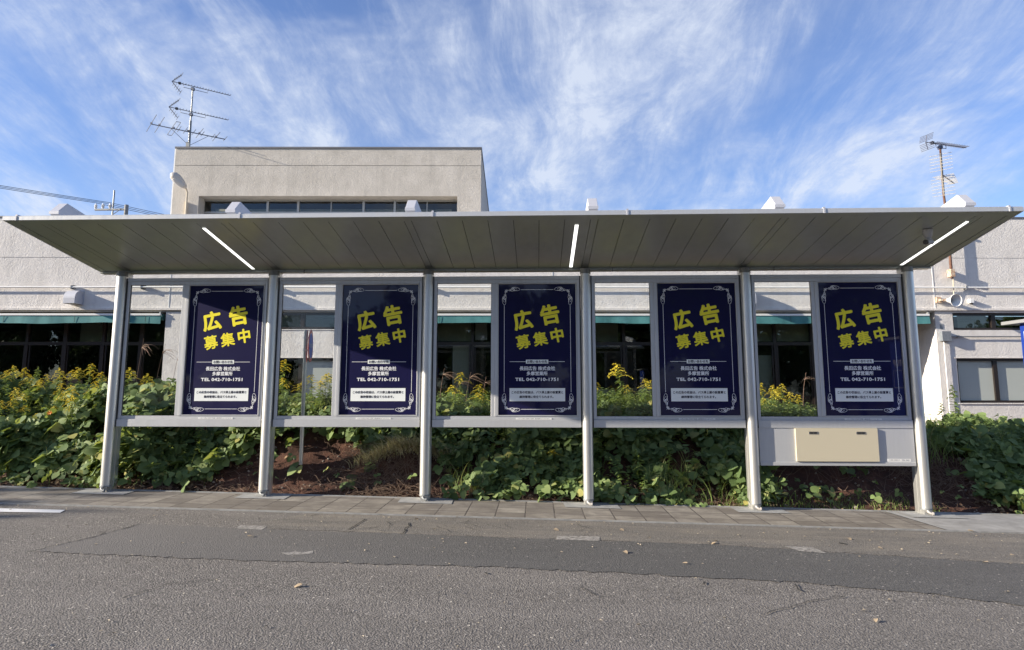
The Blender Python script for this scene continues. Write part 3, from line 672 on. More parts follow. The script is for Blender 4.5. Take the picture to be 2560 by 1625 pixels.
# glazed frames
for i in range(5):
    x = 1.8*i; f = MB(); y0, y1 = .010, .044
    f.box(x+.0665, x+.104, y0, y1, .9075, 2.487); f.box(x+1.697, x+1.734, y0, y1, .9075, 2.487)
    f.box(x+.725, x+.768, y0, y1, .945, 2.445); f.box(x+.7685, x+.8005, y0-.006, y1, .945, 2.445)
    f.box(x+.1045, x+1.6965, y0, y1, .9075, .9445); f.box(x+.1045, x+1.6965, y0, y1, 2.4455, 2.487)
    f.box(x+.0620, x+1.738, y0-.006, y1+.004, 2.4875, 2.526)
    for a, b, c, d in ((.801, 1.6965, .945, .9565), (.801, 1.6965, 2.4355, 2.445)): f.box(x+a, x+b, y0-.006, y1, c, d)
    f.box(x+1.686, x+1.6965, y0-.006, y1, .957, 2.435); f.box(x+.801, x+.8095, y0-.006, y1, .957, 2.435)
    fr = f.build('panel_frame', 'silver', SH, bevel=.0025)
    MB().box(x+.1035, x+.7255, .034, .040, .944, 2.446).build('clear_pane', 'clear', fr)
    gk = MB()
    for a, b, c, d in ((.1045, .108, .945, 2.445), (.7215, .7245, .945, 2.445), (.1085, .721, .945, .948), (.1085, .721, 2.442, 2.445)): gk.box(x+a, x+b, .022, .033, c, d)
    gk.build('pane_gasket', 'black', fr)
    MB().box(x+.80, x+1.6975, .036, .056, .95, 2.44).build('backing_board', 'silver_dark', fr)
    s = MB().box(x+.0695, x+1.7295, -.008, .055, .8226, .907); sl_ = s.build('sill_rail', 'silver', SH, bevel=.003)
    for a, b in ((.058, .0692), (1.7298, 1.742)): MB().box(x+a, x+b, .002, .05, .8226, 2.526).build('side_gasket', 'black', fr)
# lower board in the fifth bay
x = 7.2
lb = MB(); lb.box(x+.0695, x+1.7295, .000, .03, .4605, .8222); board = lb.build('lower_board', 'silver', SH)
MB().box(x+.0695, x+1.7295, -.008, .05, .4215, .460).build('lower_rail', 'silver', SH, bevel=.003)
ap = MB().box(x+.455, x+1.337, -.024, -.0005, .468, .821); acc = ap.build('access_panel', 'cream', SH, bevel=.002)
for a in (.597, 1.105):
    l = MB().box(x+a, x+a+.10, -.0275, -.0245, .757, .787); la = l.build('latch', 'chrome', acc, bevel=.002)
    MB().box(x+a+.012, x+a+.050, -.0295, -.0278, .763, .781).box(x+a+.055, x+a+.088, -.0295, -.0278, .763, .781).build('latch_recess', 'black', la)
def text_mesh(s, width=None, height=None, bold=0., sx=1., space=1.):
    c = bpy.data.curves.new('txt', 'FONT'); c.body = s; c.offset = bold; c.resolution_u = 3; c.space_character = space
    o = bpy.data.objects.new('txt', c); COL.objects.link(o); bpy.context.view_layer.update()
    me = bpy.data.meshes.new_from_object(o.evaluated_get(bpy.context.evaluated_depsgraph_get()))
    V = np.zeros(len(me.vertices)*3); me.vertices.foreach_get('co', V); V = V.reshape(-1, 3)[:, :2]; F_ = [tuple(p.vertices) for p in me.polygons]
    bpy.data.objects.remove(o); bpy.data.curves.remove(c); bpy.data.meshes.remove(me)
    lo_, hi_ = V.min(0), V.max(0); V = (V-(lo_+hi_)/2)
    k = width/(hi_[0]-lo_[0]) if width else height/(hi_[1]-lo_[1])
    V = V*k; ky = height/((hi_[1]-lo_[1])*k) if (width and height) else 1
    return V*np.array([sx, ky]), F_
def put_text(mb, tm, cx, cz, y, rot=0, strike=0.):
    V, F_ = tm; c, s = math.cos(rot), math.sin(rot)
    offs = [(0, 0)]+([(strike*math.cos(q*math.pi/4), strike*math.sin(q*math.pi/4)) for q in range(8)] if strike else [])
    for k, (ox, oz) in enumerate(offs):
        b = len(mb.v); yy = y-.00006*k
        mb.v += [(cx+c*(a+ox)-s*(d+oz), yy, cz+s*(a+ox)+c*(d+oz)) for a, d in V]; mb.f += [tuple(b+i for i in f) for f in F_]
def flat(mb, name, m, parent):
    me = bpy.data.meshes.new(name); me.from_pydata(mb.v, [], mb.f); me.validate(); return link(name, me, m, parent)
st_t = text_mesh('このバス停は 広告料で設置・維持管理されております。', width=.36, bold=.004)
for i, fr in enumerate([o for o in SH.children if o.name.startswith('panel_frame')]):
    x = 1.8*i; lbm = MB().box(x+1.005, x+1.405, .0055, .0075, .909, .9285).build('sticker', 'label', fr)
    t = MB(); put_text(t, st_t, x+1.205, .9188, .0052); flat(t, 'sticker_text', 'label_print', fr)
lbm = MB().box(x+1.424, x+1.68, -.0015, -.0002, .467, .497).build('maker_plate', 'label', board)
t = MB(); put_text(t, text_mesh('▼ ■■■・■■■■ 製造', width=.11), x+1.505, .485, -.0022); put_text(t, text_mesh('TEL 042', width=.08), x+1.62, .483, -.0022); flat(t, 'maker_text', 'label_print', board)
# ---------------------------------------------------------------- posters
PW, PH = .8807, 1.481
PO = thing('advertising_poster', 'poster', 'poster')
MB().box(-.002, PW+.002, .0005, .006, -.002, PH+.002).build('sheet', 'navy', PO)
U = lambda u: u*PW
Vv = lambda v: PH*(1-v)
ROT = R(10.8)
hd = MB()
for ch, u, v, wd in (('広', .312, .278, .238), ('告', .665, .237, .238), ('募', .3175, .446, .180), ('集', .538, .423, .180), ('中', .754, .396, .158)):
    put_text(hd, text_mesh(ch, width=U(wd)*.97), U(u), Vv(v), -.0006, ROT, U(wd)*(.042 if len(hd.v) < 9000 and ch in '広告中' else .026))
flat(hd, 'headline', 'yellow', PO)
wp = MB()
put_text(wp, text_mesh('長田広告 株式会社', width=U(.452)), U(.4985), Vv(.649), -.0006, 0, .0013)
put_text(wp, text_mesh('多摩営業所', width=U(.265)), U(.495), Vv(.687), -.0006, 0, .0013)
put_text(wp, text_mesh('TEL 042-710-1751', width=U(.545), height=.0335, space=1.06), U(.49), Vv(.732), -.0006, 0, .0020)
def rect(mb, u0, u1, z0, z1, y=-.0006): mb.poly([(u0, y, z0), (u1, y, z0), (u1, y, z1), (u0, y, z1)])
lw = .0022
rect(wp, U(.143), U(.352), Vv(.598)-lw, Vv(.598)+lw); rect(wp, U(.639), U(.850), Vv(.598)-lw, Vv(.598)+lw)
rect(wp, U(.288), U(.711), Vv(.044)-lw, Vv(.044)+lw); rect(wp, U(.288), U(.711), Vv(.956)-lw, Vv(.956)+lw)
rect(wp, U(.074)-lw, U(.074)+lw, Vv(.828), Vv(.166)); rect(wp, U(.926)-lw, U(.926)+lw, Vv(.828), Vv(.166))
def stroke(pts, wdt=.0017):
    for (x0, z0), (x1, z1) in zip(pts, pts[1:]):
        d = Vector((x1-x0, z1-z0)); d = d.normalized() if d.length else Vector((1, 0)); nn = Vector((-d.y, d.x))*wdt; d = d*wdt*.5
        wp.poly([(x0-d.x-nn.x, -.0006, z0-d.y-nn.y), (x1+d.x-nn.x, -.0006, z1+d.y-nn.y), (x1+d.x+nn.x, -.0006, z1+d.y+nn.y), (x0-d.x+nn.x, -.0006, z0-d.y+nn.y)])
def ell(cx, cz, rx, rz, tilt, a0=0, a1=360, n=22):
    c, s = math.cos(tilt), math.sin(tilt); out = []
    for i in range(n+1):
        a = R(a0+(a1-a0)*i/n); ex, ez = rx*math.cos(a), rz*math.sin(a); out.append((cx+c*ex-s*ez, cz+s*ex+c*ez))
    return out
# one corner flourish, in metres from the corner (right, down); mirrored and swapped for the rest
FL = [ell(.128, -.004, .048, .020, .12), ell(.122, -.004, .030, .011, .5, 20, 320), ell(.092, .006, .022, .016, -.2), ell(.108, .002, .020, .010, .8, 0, 270),
      ell(.066, .008, .013, .010, 0), [(.080, .012), (.055, .014), (.036, .008), (.022, .016), (.016, .028)], ell(.030, .012, .009, .006, .7), [(.012, .012), (.034, .030)], [(.02, .02), (.008, .006)]]
for sx in (0, 1):
    for sz in (0, 1):
        for swap in (0, 1):
            for pts in FL:
                q = []
                for a, b in pts:
                    if swap: a, b = b, a*1.02
                    X = U(.075)+a; Z = .0605+b
                    q.append((PW-X if sx else X, Z if sz else PH-Z))
                stroke(q)
flat(wp, 'white_print', 'white_print', PO)
ib = MB(); rect(ib, U(.352), U(.639), Vv(.613), Vv(.583), -.0004); rect(ib, U(.142), U(.850), Vv(.896), Vv(.798), -.0004); flat(ib, 'info_box', 'info', PO)
dp = MB()
put_text(dp, text_mesh('お問い合わせ先', width=U(.255)), U(.4955), Vv(.598), -.0010, 0, .0010)
put_text(dp, text_mesh('この広告の収益は、バス停上屋の設置費と', width=U(.655)), U(.497), Vv(.829), -.0010, 0, .0010)
put_text(dp, text_mesh('維持管理に役立てられます。', width=U(.43)), U(.485), Vv(.863), -.0010, 0, .0010)
flat(dp, 'dark_print', 'navy_print', PO)
labs = ['navy poster with yellow characters crossed by a slanting roof shadow, leftmost bay of the shelter', 'navy poster right of the clear pane with the round sign behind it',
        'navy poster in the middle bay of the shelter, left of the fourth post', 'navy poster between the fourth and fifth shelter posts', 'navy poster above the cream access panel in the rightmost bay']
for i in range(5):
    o = PO if i == 0 else copy_tree(PO); o.location = (1.8*i+.8086, .0295, .9555); tag(o, labs[i], 'poster', 'navy advertising posters in the shelter frames')
# security camera under the roof
sc = thing('security_camera', 'small grey security camera hanging under the right end of the shelter roof', 'security camera', (8.70, -.98, zs(-.98)-.0005)); sc.scale = (.8, .8, .8)
MB().lathe([(0, 0), (.058, 0), (.058, -.035), (.050, -.045), (.044, -.085), (.030, -.10), (0, -.105)], 24).build('mount', 'grey_plastic', sc, True)
b_ = MB().tube([(0, 0, -.10), (.012, -.02, -.135)], .028, 12); b_.tube([(.05, .02, -.150), (-.055, -.05, -.165)], .030, 16); b_.build('camera_body', 'grey_plastic', sc, True)
MB().tube([(-.0555, -.0505, -.1651), (-.072, -.062, -.1675)], .031, 16).build('lens_hood', 'black', sc, True)

# ---------------------------------------------------------------- round bus stop sign behind the shelter
p = aty(752, 1155, .62); sx, sy = float(p[0]), .62
rs_ = thing('round_sign', 'round red and blue sign seen almost edge-on on a steel pole behind the shelter', 'sign', (sx, sy, float(p[2])-.03))
top = aty(766, 825, .62)
MB().lathe([(0, 0), (.024, 0), (.024, top[2]-p[2]+.03), (0, top[2]-p[2]+.035)], 20).build('pole', 'sign_pole', rs_, True)
hz = top[2]-p[2]+.03
br_ = MB()
for dz in (.055, .21): br_.lathe([(.0245, -.012), (.030, -.012), (.030, .012), (.0245, .012)], 16, (0, 0, hz-.04-dz)); br_.box(.02, .06, -.012, .012, hz-.05-dz, hz-.03-dz)
br_.build('bracket', 'white_plastic', rs_)
d_ = Vector((math.cos(R(6)), -math.sin(R(6)), 0)); dc = (.062, 0, hz-.195)
a_ = Vector((.981, .185, 0)).normalized()
MB().lathe([(0, -.004), (.198, -.004), (.200, 0), (.198, .004), (.150, .004)], 48, dc, a_).build('sign_rim', 'sign_red', rs_, True)
MB().lathe([(0, .0055), (.152, .0055), (.152, .0035)], 48, dc, a_).build('sign_face', 'sign_blue', rs_, True)
sd = Vector((-a_.y, a_.x, 0)); lt = MB()
tv, tf = text_mesh('バス停', width=.20, bold=.02); b0 = len(lt.v); c0 = Vector(dc)+a_*.007
lt.v += [tuple(c0+sd*float(a)+Vector((0, 0, float(b)))) for a, b in tv]; lt.f += tf; flat(lt, 'sign_lettering', 'white_print', rs_)
bl = MB(); bl.lathe([(.152, .0045), (.158, .0050), (.158, .0040)], 48, dc, a_); bl.build('sign_ring', 'white_print', rs_)

# ---------------------------------------------------------------- bus stop post at the right edge
bs = thing('bus_stop_sign', 'blue bus stop board with grey cap at the right edge of the photo', 'sign', (9.575, -.90, g(9.5)), 0)
zt = 1.875-g(9.5)
MB().box(-.03, .03, -.62, 0, .75, zt)  .build('board', 'board_blue', bs, bevel=.004)
cp = MB(); cp.prism([(.16, zt+.002), (-.78, zt+.002), (-.78, zt+.035), (.16, zt+.035)], -.10,   .10, 'x'); cp.build('cap', 'galv_cap', bs, bevel=.003)
MB().tube([(0, -.06, 0), (0, -.06, .75)], .025, 14).tube([(0, -.56, 0), (0, -.56, .75)], .025, 14).build('leg', 'galv', bs, True)
tx = MB()
def face_text(s, w_, yc, zc, bold=.01):
    tv, tf = text_mesh(s, width=w_, bold=bold); b0 = len(tx.v); tx.v.extend([(-.0312, yc-float(a), zc+float(b)) for a, b in tv]); tx.f.extend([tuple(b0+i for i in f) for f in tf])
face_text('BUS STOP', .50, -.31, zt-.30)
for (y0, y1, z0, z1) in ((-.05, -.20, zt-.21, zt-.20), (-.05, -.20, zt-.085, zt-.075), (-.05, -.06, zt-.20, zt-.085), (-.19, -.20, zt-.20, zt-.085), (-.08, -.17, zt-.15, zt-.145), (-.085, -.105, zt-.235, zt-.212), (-.145, -.165, zt-.235, zt-.212),
        (-.05, -.57, zt-.40, zt-.394), (-.05, -.57, zt-.62, zt-.614), (-.05, -.056, zt-.614, zt-.40), (-.564, -.57, zt-.614, zt-.40)): tx.poly([(-.0312, y0, z0), (-.0312, y1, z0), (-.0312, y1, z1), (-.0312, y0, z1)])
flat(tx, 'lettering', 'white_print', bs)

# ---------------------------------------------------------------- building
BET = math.atan(.041); BO = np.array([0., 7.114, 0.])
BD = thing('building', 'low cream stuccoed building with teal awnings and an upper block behind the bank', 'building', BO.tolist(), BET)
wl = MB(); ZT, ZE = 5.04, 2.975
wl.box(-45, 45, 0, .25, ZE, 4.112); wl.box(-45, 45, .008, .25, 4.1125, 4.1295); wl.box(-45, 45, 0, .25, 4.13, ZT)      # parapet band with groove
wl.box(-45, 45, -.045, -.0005, ZE-.035, ZE+.012)                                                    # drip ledge
wl.box(-45, 45, .251, 9, 4.55, 4.7)
def holed(x0, x1, hx0, hx1, holes_z):
    wl.box(x0, hx0, .002, .22, 0, ZE-.001); wl.box(hx1, x1, .002, .22, 0, ZE-.001); z = 0
    for a, b in holes_z: wl.box(hx0+.0005, hx1-.0005, .002, .22, z, a); z = b
    if z < ZE-.002: wl.box(hx0+.0005, hx1-.0005, .002, .22, z, ZE-.001)
W1, W2 = (-3.337, 1.474), (13.68, 45)
holed(*W1, -2.2, 1.2, [(.92, 1.887), (2.52, 2.905)]); holed(*W2, 14.07, 18.3, [(.915, 1.885), (2.508, 2.892)])
wl.box(-3.337, -3.13, .2205, 1.0, 0, ZE-.002); wl.box(1.27, 1.474, .2205, 1.0, 0, ZE-.002); wl.box(13.68, 13.9, .2205, 1.0, 0, ZE-.002)
wl.box(-45, -16, .002, 1.0, 0, ZE-.001)
wall = wl.build('wall', 'stucco', BD)
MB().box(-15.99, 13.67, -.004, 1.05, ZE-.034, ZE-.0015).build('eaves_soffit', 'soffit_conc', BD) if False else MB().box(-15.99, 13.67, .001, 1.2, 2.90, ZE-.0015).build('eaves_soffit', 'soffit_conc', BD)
jt = MB()
for X in (-3.292, 13.701, 5.2): jt.box(X-.009, X+.009, -.006, -.0005, ZE+.013, ZT-.01)
jt.build('wall_joint_strip', 'white_plastic', BD)
cpg = MB().box(-45, 45, -.02, .27, ZT+.001, ZT+.03); cpg.build('coping', 'coping', BD)
inn = MB(); inn.box(-45, 45, 5.0, 5.1, 0, 3.0); inn.box(-45, 45, .3, 5, .30, .35); inn.box(-45, 45, 1.2, 5, 2.88, 2.93); inn.build('interior', 'interior', BD)
inb = MB()
for a, b, z0, z1, y in ((2.91, 3.33, .4, 2.225, 1.12), (2.45, 3.34, 2.33, 2.82, 1.12), (10.0, 10.44, .4, 2.0, 1.12), (9.7, 11.35, 2.33, 2.82, 1.12), (5.4, 6.85, 2.33, 2.82, 1.3), (-10.3, -9.3, .4, 1.6, 2.6), (6.2, 6.9, .4, 1.2, 2.2), (-4.2, -3.7, .4, 1.25, 1.6), (-6.0, -5.3, 2.33, 2.8, 1.3)): inb.box(a, b, y, y+.03, z0, z1)
inb.build('interior_partition', 'olive_blind', BD)
# recess window walls
def sash_wall(x0, x1, step, ref, name='window_wall'):
    y = .95; f = MB()
    n0 = math.ceil((x0-ref)/step); k = n0; mul = []
    while ref+k*step < x1: mul.append(ref+k*step); k += 1
    f.box(x0, x1, y-.02, y+.06, 2.84, 2.899); f.box(x0, x1, y-.025, y+.06, 2.225, 2.30); f.box(x0, x1, y-.02, y+.06, .30, .42)
    for i, X in enumerate(mul): wdt = .045 if i % 2 else .032; f.box(X-wdt, X+wdt, y-.03, y+.065, .4205, 2.8395)
    for X0, X1 in zip(mul, mul[1:]):
        for a, b in ((X0+.047, X0+.075), (X1-.075, X1-.047)): f.box(a, b, y+.0, y+.05, .4205, 2.224)
    fr = f.build(name, 'brown_frame', BD)
    MB().box(x0, x1, y+.018, y+.024, .421, 2.839).build('window_pane', 'window', fr)
sash_wall(-16, -3.34, .885, -6.107); sash_wall(1.476, 13.68, .885, 6.919)
MB().box(3.44, 3.72, 1.02, 1.03, 2.35, 2.80).build('reflection_card', 'label', BD)  # white card added behind the glass, stands in for a bright pane reflection
def win(x0, x1, z0, z1, mulls, panes, dark=True):
    f = MB(); t = .055; y0, y1 = .06, .16
    f.box(x0, x1, y0, y1, z1-t, z1-.001); f.box(x0, x1, y0, y1, z0+.001, z0+t); f.box(x0+.001, x0+t, y0, y1, z0+t+.0005, z1-t-.0005); f.box(x1-t, x1-.001, y0, y1, z0+t+.0005, z1-t-.0005)
    for m_ in mulls: f.box(m_-.045, m_+.045, y0+.01, y1, z0+t+.0005, z1-t-.0005)
    fr = f.build('window', 'brown_frame', BD)
    e = [x0+t]+[m_ for m_ in mulls]+[x1-t]
    for a, b, k in zip(e, e[1:], panes): MB().box(a, b, .115, .121, z0+t, z1-t).build('window_pane', k, fr)
    return fr
win(-2.2, 1.2, .92, 1.887, [-.343], ['window', 'frost']); win(-2.2, 1.2, 2.52, 2.905, [-.343], ['window', 'window'])
win(14.07, 18.3, .915, 1.885, [14.961, 16.4], ['frost', 'frost', 'frost']); win(14.07, 18.3, 2.508, 2.892, [15.02, 16.5], ['window', 'window', 'window'])
bb = MB(); bb.box(14.30, 14.95, .20, .21, 2.56, 2.84); bb.box(-1.5, -.45, .20, .21, 2.57, 2.85); bb.build('window_blind', 'blind', BD)
tr_ = MB(); tr_.box(14.03, 18.33, -.012, .0015, 1.888, 1.905); tr_.box(14.03, 18.33, -.02, .0015, .89, .912); tr_.box(-2.24, 1.24, -.012, .0015, 1.89, 1.905); tr_.box(-2.24, 1.24, -.012, .0015, 2.50, 2.517); tr_.build('window_trim', 'stucco', BD)
# awnings
def awning(x0, x1):
    a = MB()
    n = max(2, int((x1-x0)/.06)); top, bot = 2.815, 2.655; b = len(a.v)
    for i in range(n+1):
        X = x0+(x1-x0)*i/n; wv = .012*math.sin(X*3.1)+.006*math.sin(X*11); zb = bot+.012*math.sin(X*2.3)-.008*abs(math.sin(X*3.4))
        a.v += [(X, -.045, top), (X, -.055+wv, zb), (X, -.050+wv, zb), (X, -.040, top)]
    for i in range(n):
        k = b+4*i
        for j in range(4): a.f.append((k+j, k+4+j, k+4+(j+1) % 4, k+(j+1) % 4))
    aw = a.build('awning', 'teal', BD, True)
    MB().box(x0, x1, -.060, -.005, 2.816, 2.862).build('awning_bar', 'white_plastic', aw, bevel=.004)
    MB().tube([(x0, .10, 2.80), (x1, .10, 2.80)], .075, 14).build('awning_roll', 'teal', aw, True)
    s = MB(); X = x0+.9
    while X < x1: s.box(X-.003, X+.003, -.064, -.060, 2.67, 2.81); X += 1.55
    s.build('awning_seam', 'brown_frame', aw)
    br = MB()
    for X in (x0+.02, x1-.02): br.box(X-.02, X+.02, -.05, .25, 2.865, 2.90)
    br.build('awning_bracket', 'grey_frame', aw)
awning(-15.5, -3.427); awning(1.8, 13.529)
# downpipes in the recess corner
for X, m_, lab in ((13.36, 'white_plastic', 'grey-white downpipe'), (13.50, 'pvc', 'beige downpipe')):
    pp = MB().tube([(X, .72, .3), (X, .72, 2.88)], .052, 16)
    for z in (1.05, 1.9, 2.5): pp.lathe([(.0525, -.02), (.058, -.02), (.058, .02), (.0525, .02)], 16, (X, .72, z))
    pp.build('downpipe', m_, BD, True)
# conduit across the facade
cd = MB().tube([(-45, -.075, 3.447), (45, -.075, 3.447)], .018, 10)
cdo = cd.build('conduit', 'white_plastic', BD, True)
cl = MB()
for X in (-14.1, -9.6, -5.40, -3.86, -.95, 2.45, 5.6, 8.9, 11.6, 14.40, 17): cl.box(X-.03, X+.03, -.095, -.0005, 3.475, 3.487); cl.box(X-.035, X-.02, -.10, -.0005, 3.40, 3.474); cl.box(X+.02, X+.03, -.03, -.0005, 3.42, 3.474)
cl.build('conduit_clamp', 'galv', cdo)
# upper block
PY = 3.0
ub = MB(); X0, X1, ZP = -4.898, 3.468, 7.735; hx0, hx1, hz1 = -4.189, 2.824, 6.396
ub.box(X0, X1, PY, PY+.3, 7.262, ZP); ub.box(X0+.012, X1-.012, PY+.012, PY+.3, 7.245, 7.2615); ub.box(X0, X1, PY, PY+.3, hz1, 7.2445)
ub.box(X0, hx0, PY, PY+.45, 4.7, hz1-.0005); ub.box(hx1, X1, PY, PY+.45, 4.7, hz1-.0005)
ub.box(hx0+.001, hx1-.001, PY+.301, PY+.60, hz1, 7.2); ub.box(hx0, hx1, PY, PY+.45, 4.7, 5.35)
ub.box(X0, X0+.25, PY+.4505, PY+8, 4.7, ZP); ub.box(X1-.25, X1, PY+.4505, PY+8, 4.7, ZP); ub.box(X0, X1, PY+8.001, PY+8.2, 4.7, ZP); ub.box(X0+.251, X1-.251, PY+.61, PY+8, 7.3, 7.5)
ub.build('upper_block', 'stucco2', BD)
MB().box(X0-.02, X1+.02, PY-.025, PY+8.3, ZP+.001, ZP+.045).build('upper_coping', 'coping', BD)
MB().box(X0-.035, X0-.001, PY+.01, PY+.05, 4.7, ZP-.01).build('corner_trim', 'white_plastic', BD)
uf = MB(); y = PY+.36
uf.box(hx0, hx1, y, y+.07, hz1-.05, hz1-.001); uf.box(hx0, hx1, y, y+.07, 6.005, 6.05); uf.box(hx0, hx1, y, y+.07, 5.351, 5.40)
mm = [-3.32, -2.44, -1.596, -.686, .209, 1.073, 1.965]
for i, m_ in enumerate(mm): wdt = .03 if i in (1, 2, 4, 5) else .012; uf.box(m_-wdt, m_+wdt, y-.005, y+.07, 5.4005, hz1-.0505)
ufo = uf.build('upper_window', 'grey_frame', BD)
MB().box(hx0, hx1, y+.03, y+.036, 5.40, hz1-.05).build('upper_window_pane', 'window', ufo)
MB().box(hx0+.2, hx1-.2, y+.25, y+.26, 5.2, 6.19).build('upper_blind', 'blind', BD)
ii = MB(); ii.box(hx0-.2, hx1+.2, y+2.5, y+2.6, 4.7, 7.2); ii.build('upper_interior', 'interior', BD)
bw = lambda X, Y, Z: (Matrix.Rotation(BET, 3, 'Z') @ Vector((X, Y, Z))+Vector(BO))
# vent hoods
def vent(X, label):
    t = thing('vent_hood', label, 'vent', bw(X, 0, 3.06), BET, 'vent hoods on the facade')
    pr = [(-.002, .30), (-.10, .30)]+[(-.10-.20*math.sin(R(a)), .12+.18*math.cos(R(a))) for a in range(15, 91, 15)]+[(-.30, .0), (-.002, 0)]
    h = MB(); h.prism(pr, -.125, .125, 'x'); h.build('hood', 'arm', t, bevel=.003)
    MB().box(-.14, .14, -.0035, -.0008, -.01, .33).build('flange', 'arm', t)
    MB().box(-.115, .115, -.285, -.02, -.004, -.001).build('grille', 'black', t)
vent(-5.31, 'silver vent hood on the wall left of the first shelter post'); vent(-1.13, 'silver vent hood hidden behind the second shelter post'); vent(9.50, 'silver vent hood hidden behind the fifth shelter post')
# wall lamp
t = thing('wall_lamp', 'grey street-style lamp on a short pole at the left of the upper block', 'lamp', bw(-4.46, PY, 5.6), BET)
MB().tube([(0, -.10, 0), (0, -.10, .86), (0, -.16, .93), (-.02, -.22, .97)], .026, 10).box(-.09, -.03, -.06, -.001, .2, .62).build('lamp_pole', 'pvc', t, True)
c = Vector((-.10, -.40, 1.10)); dd = Vector((-.50, -.72, .62)).normalized()
MB().lathe([(0, -.27), (.06, -.23), (.11, -.08), (.13, .08), (.11, .19), (.04, .26), (0, .265)], 18, c, dd).build('lamp_head', 'pvc_pale', t, True)
MB().lathe([(0, -.17), (.07, -.13), (.10, .05), (.08, .17), (0, .19)], 18, c+Vector((.02, -.02, -.055)), dd).build('lamp_lens', 'grey_plastic', t, True)
# loudspeaker, bell, junction box
t = thing('horn_speaker', 'white horn loudspeaker on a rusty bracket, right of the last shelter post', 'loudspeaker', bw(13.92, -.001, 3.17), BET)
ax = Vector((.10, -1, -.12)).normalized()
MB().lathe([(.030, .02), (.045, .12), (.075, .24), (.135, .34), (.142, .345), (.136, .352), (.130, .345), (.070, .25), (.03, .16), (0, .15)], 32, (0, 0, 0), ax).build('horn', 'white_plastic', t, True)
MB().lathe([(0, .265), (.02, .26), (.036, .20), (.036, .16)], 20, (0, 0, 0), ax).build('driver_cone', 'grey_plastic', t, True)
MB().box(-.20, -.10, -.05, -.0005, -.06, .07).box(-.16, -.02, -.12, -.05, -.03, .02).build('bracket', 'rustpaint', t)
t = thing('wall_sensor', 'tiny white box sensor on the wall right of the loudspeaker', 'sensor', bw(14.48, -.001, 3.10), BET)
MB().box(-.045, .045, -.09, 0, .0, .09).build('case', 'white_plastic', t, bevel=.006); MB().lathe([(0, -.03), (.025, -.025), (.03, 0), (.03, .0)], 14, (.01, -.05, 0)).build('eye', 'black', t, True)
t = thing('junction_box', 'grey junction box on the white pier with a conduit running right', 'junction box', bw(13.83, -.001, 2.26), BET)
MB().box(-.095, .095, -.11, 0, 0, .21).build('case', 'grey_box', t, bevel=.005); MB().box(-.101, .101, -.118, -.1105, -.004, .214).build('lid', 'grey_box', t, bevel=.003)
MB().tube([(.096, -.05, .10), (2.6, -.05, .10)], .014, 8).box(.28, .31, -.075, 0, .08, .125).build('side_conduit', 'galv', t); MB().tube([(-.03, -.04, -.001), (-.03, -.04, -2.1)], .012, 8).build('drop_conduit', 'white_plastic', t)
MB().box(-.06, .0, -.006, 0, .27, .38).build('cover_plate', 'grey_box', t)

# ---------------------------------------------------------------- antennas
def rod(mb, c, e, L_, r=.005): mb.tube([c-e*L_/2, c+e*L_/2], r, 5)
def yagi(root, name, z, back, fwd, azim, els, L_, refl=True, matb='antmetal', under=True, r=.009, rx=.24, rz=.26):
    b = Vector((math.cos(azim), math.sin(azim), 0)); e = Vector((-math.sin(azim), math.cos(azim), 0)); mb = MB(); zc = Vector((0, 0, z))
    mb.tube([zc+b*back, zc+b*fwd], r*1.2, 6)
    for i in range(els): rod(mb, zc+b*(back+.28+(fwd-back-.28)*i/(els-1))+Vector((0, 0, .012)), e, L_, .0075)
    if refl:
        for sgn in (1, -1):
            mb.tube([zc+b*back, zc+b*(back+rx)+Vector((0, 0, sgn*rz))], .010, 5)
            for k in range(5): q = .2+.2*k; rod(mb, zc+b*(back+rx*q)+Vector((0, 0, sgn*rz*q)), e, .34, .0065)
    if under:
        mb.tube([zc+b*(back+.30)+Vector((0, 0, 0)), zc+b*(back+.30)+Vector((0, 0, -.09)), zc+b*(fwd-.62)+Vector((0, 0, -.09)), zc+b*(fwd-.62)], .008, 5)
    mb.box(-.04, .04, -.04, .04, z-.12, z-.04)
    o = mb.build(name, matb, root); MB().box(-.03, .03, -.03, .03, -.03, .03).build('feeder_box', 'black', o).location = tuple(zc+b*(back+.2)); return o
A = thing('roof_antenna', 'tall three-tier television antenna on the left of the upper block roof', 'antenna', bw(-4.79, PY+.5, ZP+.04), 0)
MB().tube([(0, 0, -.2), (0, 0, .95)], .034, 10).tube([(0, 0, .90), (0, 0, 1.88)], .022, 8).box(-.05, .05, -.08, -.03, .10, .30).build('mast', 'galv', A, True)
a39 = R(39)
yagi(A, 'upper_antenna', 1.98, -.55, 1.02, a39, 18, .12); yagi(A, 'middle_antenna', 1.22, -.58, 1.00, a39, 17, .12)
b = Vector((math.cos(a39), math.sin(a39), 0)); e = Vector((-math.sin(a39), math.cos(a39), 0)); vh = MB(); z = Vector((0, 0, .62))
vh.tube([z-b*.98, z+b*.95], .014, 6)
for q, L_ in ((-.98, 1.5), (-.78, 1.4), (-.28, .5), (-.12, .55), (.10, .5), (.25, .9), (.33, .42), (.62, .42), (.70, .85), (.95, .42)): rod(vh, z+b*q+Vector((0, 0, .02)), e, L_, .0085)
vh.tube([z-b*.47-e*.6, z-b*.40-e*.62, z-b*.36-e*.6, z-b*.36+e*.6, z-b*.42+e*.62, z-b*.47+e*.6, z-b*.47-e*.6], .009, 5)
vh.tube([z-b*.5, Vector((0, 0, .22))], .007, 5); vh.tube([z+b*.5, Vector((0, 0, .22))], .007, 5); vh.build('lower_antenna', 'antmetal', A)
fb = MB()
for q in (-.98, -.78, -.42, -.06, .25, .70): c = z+b*q+Vector((0, 0, .02)); fb.box(c.x-.02, c.x+.02, c.y-.02, c.y+.02, c.z-.015, c.z+.03)
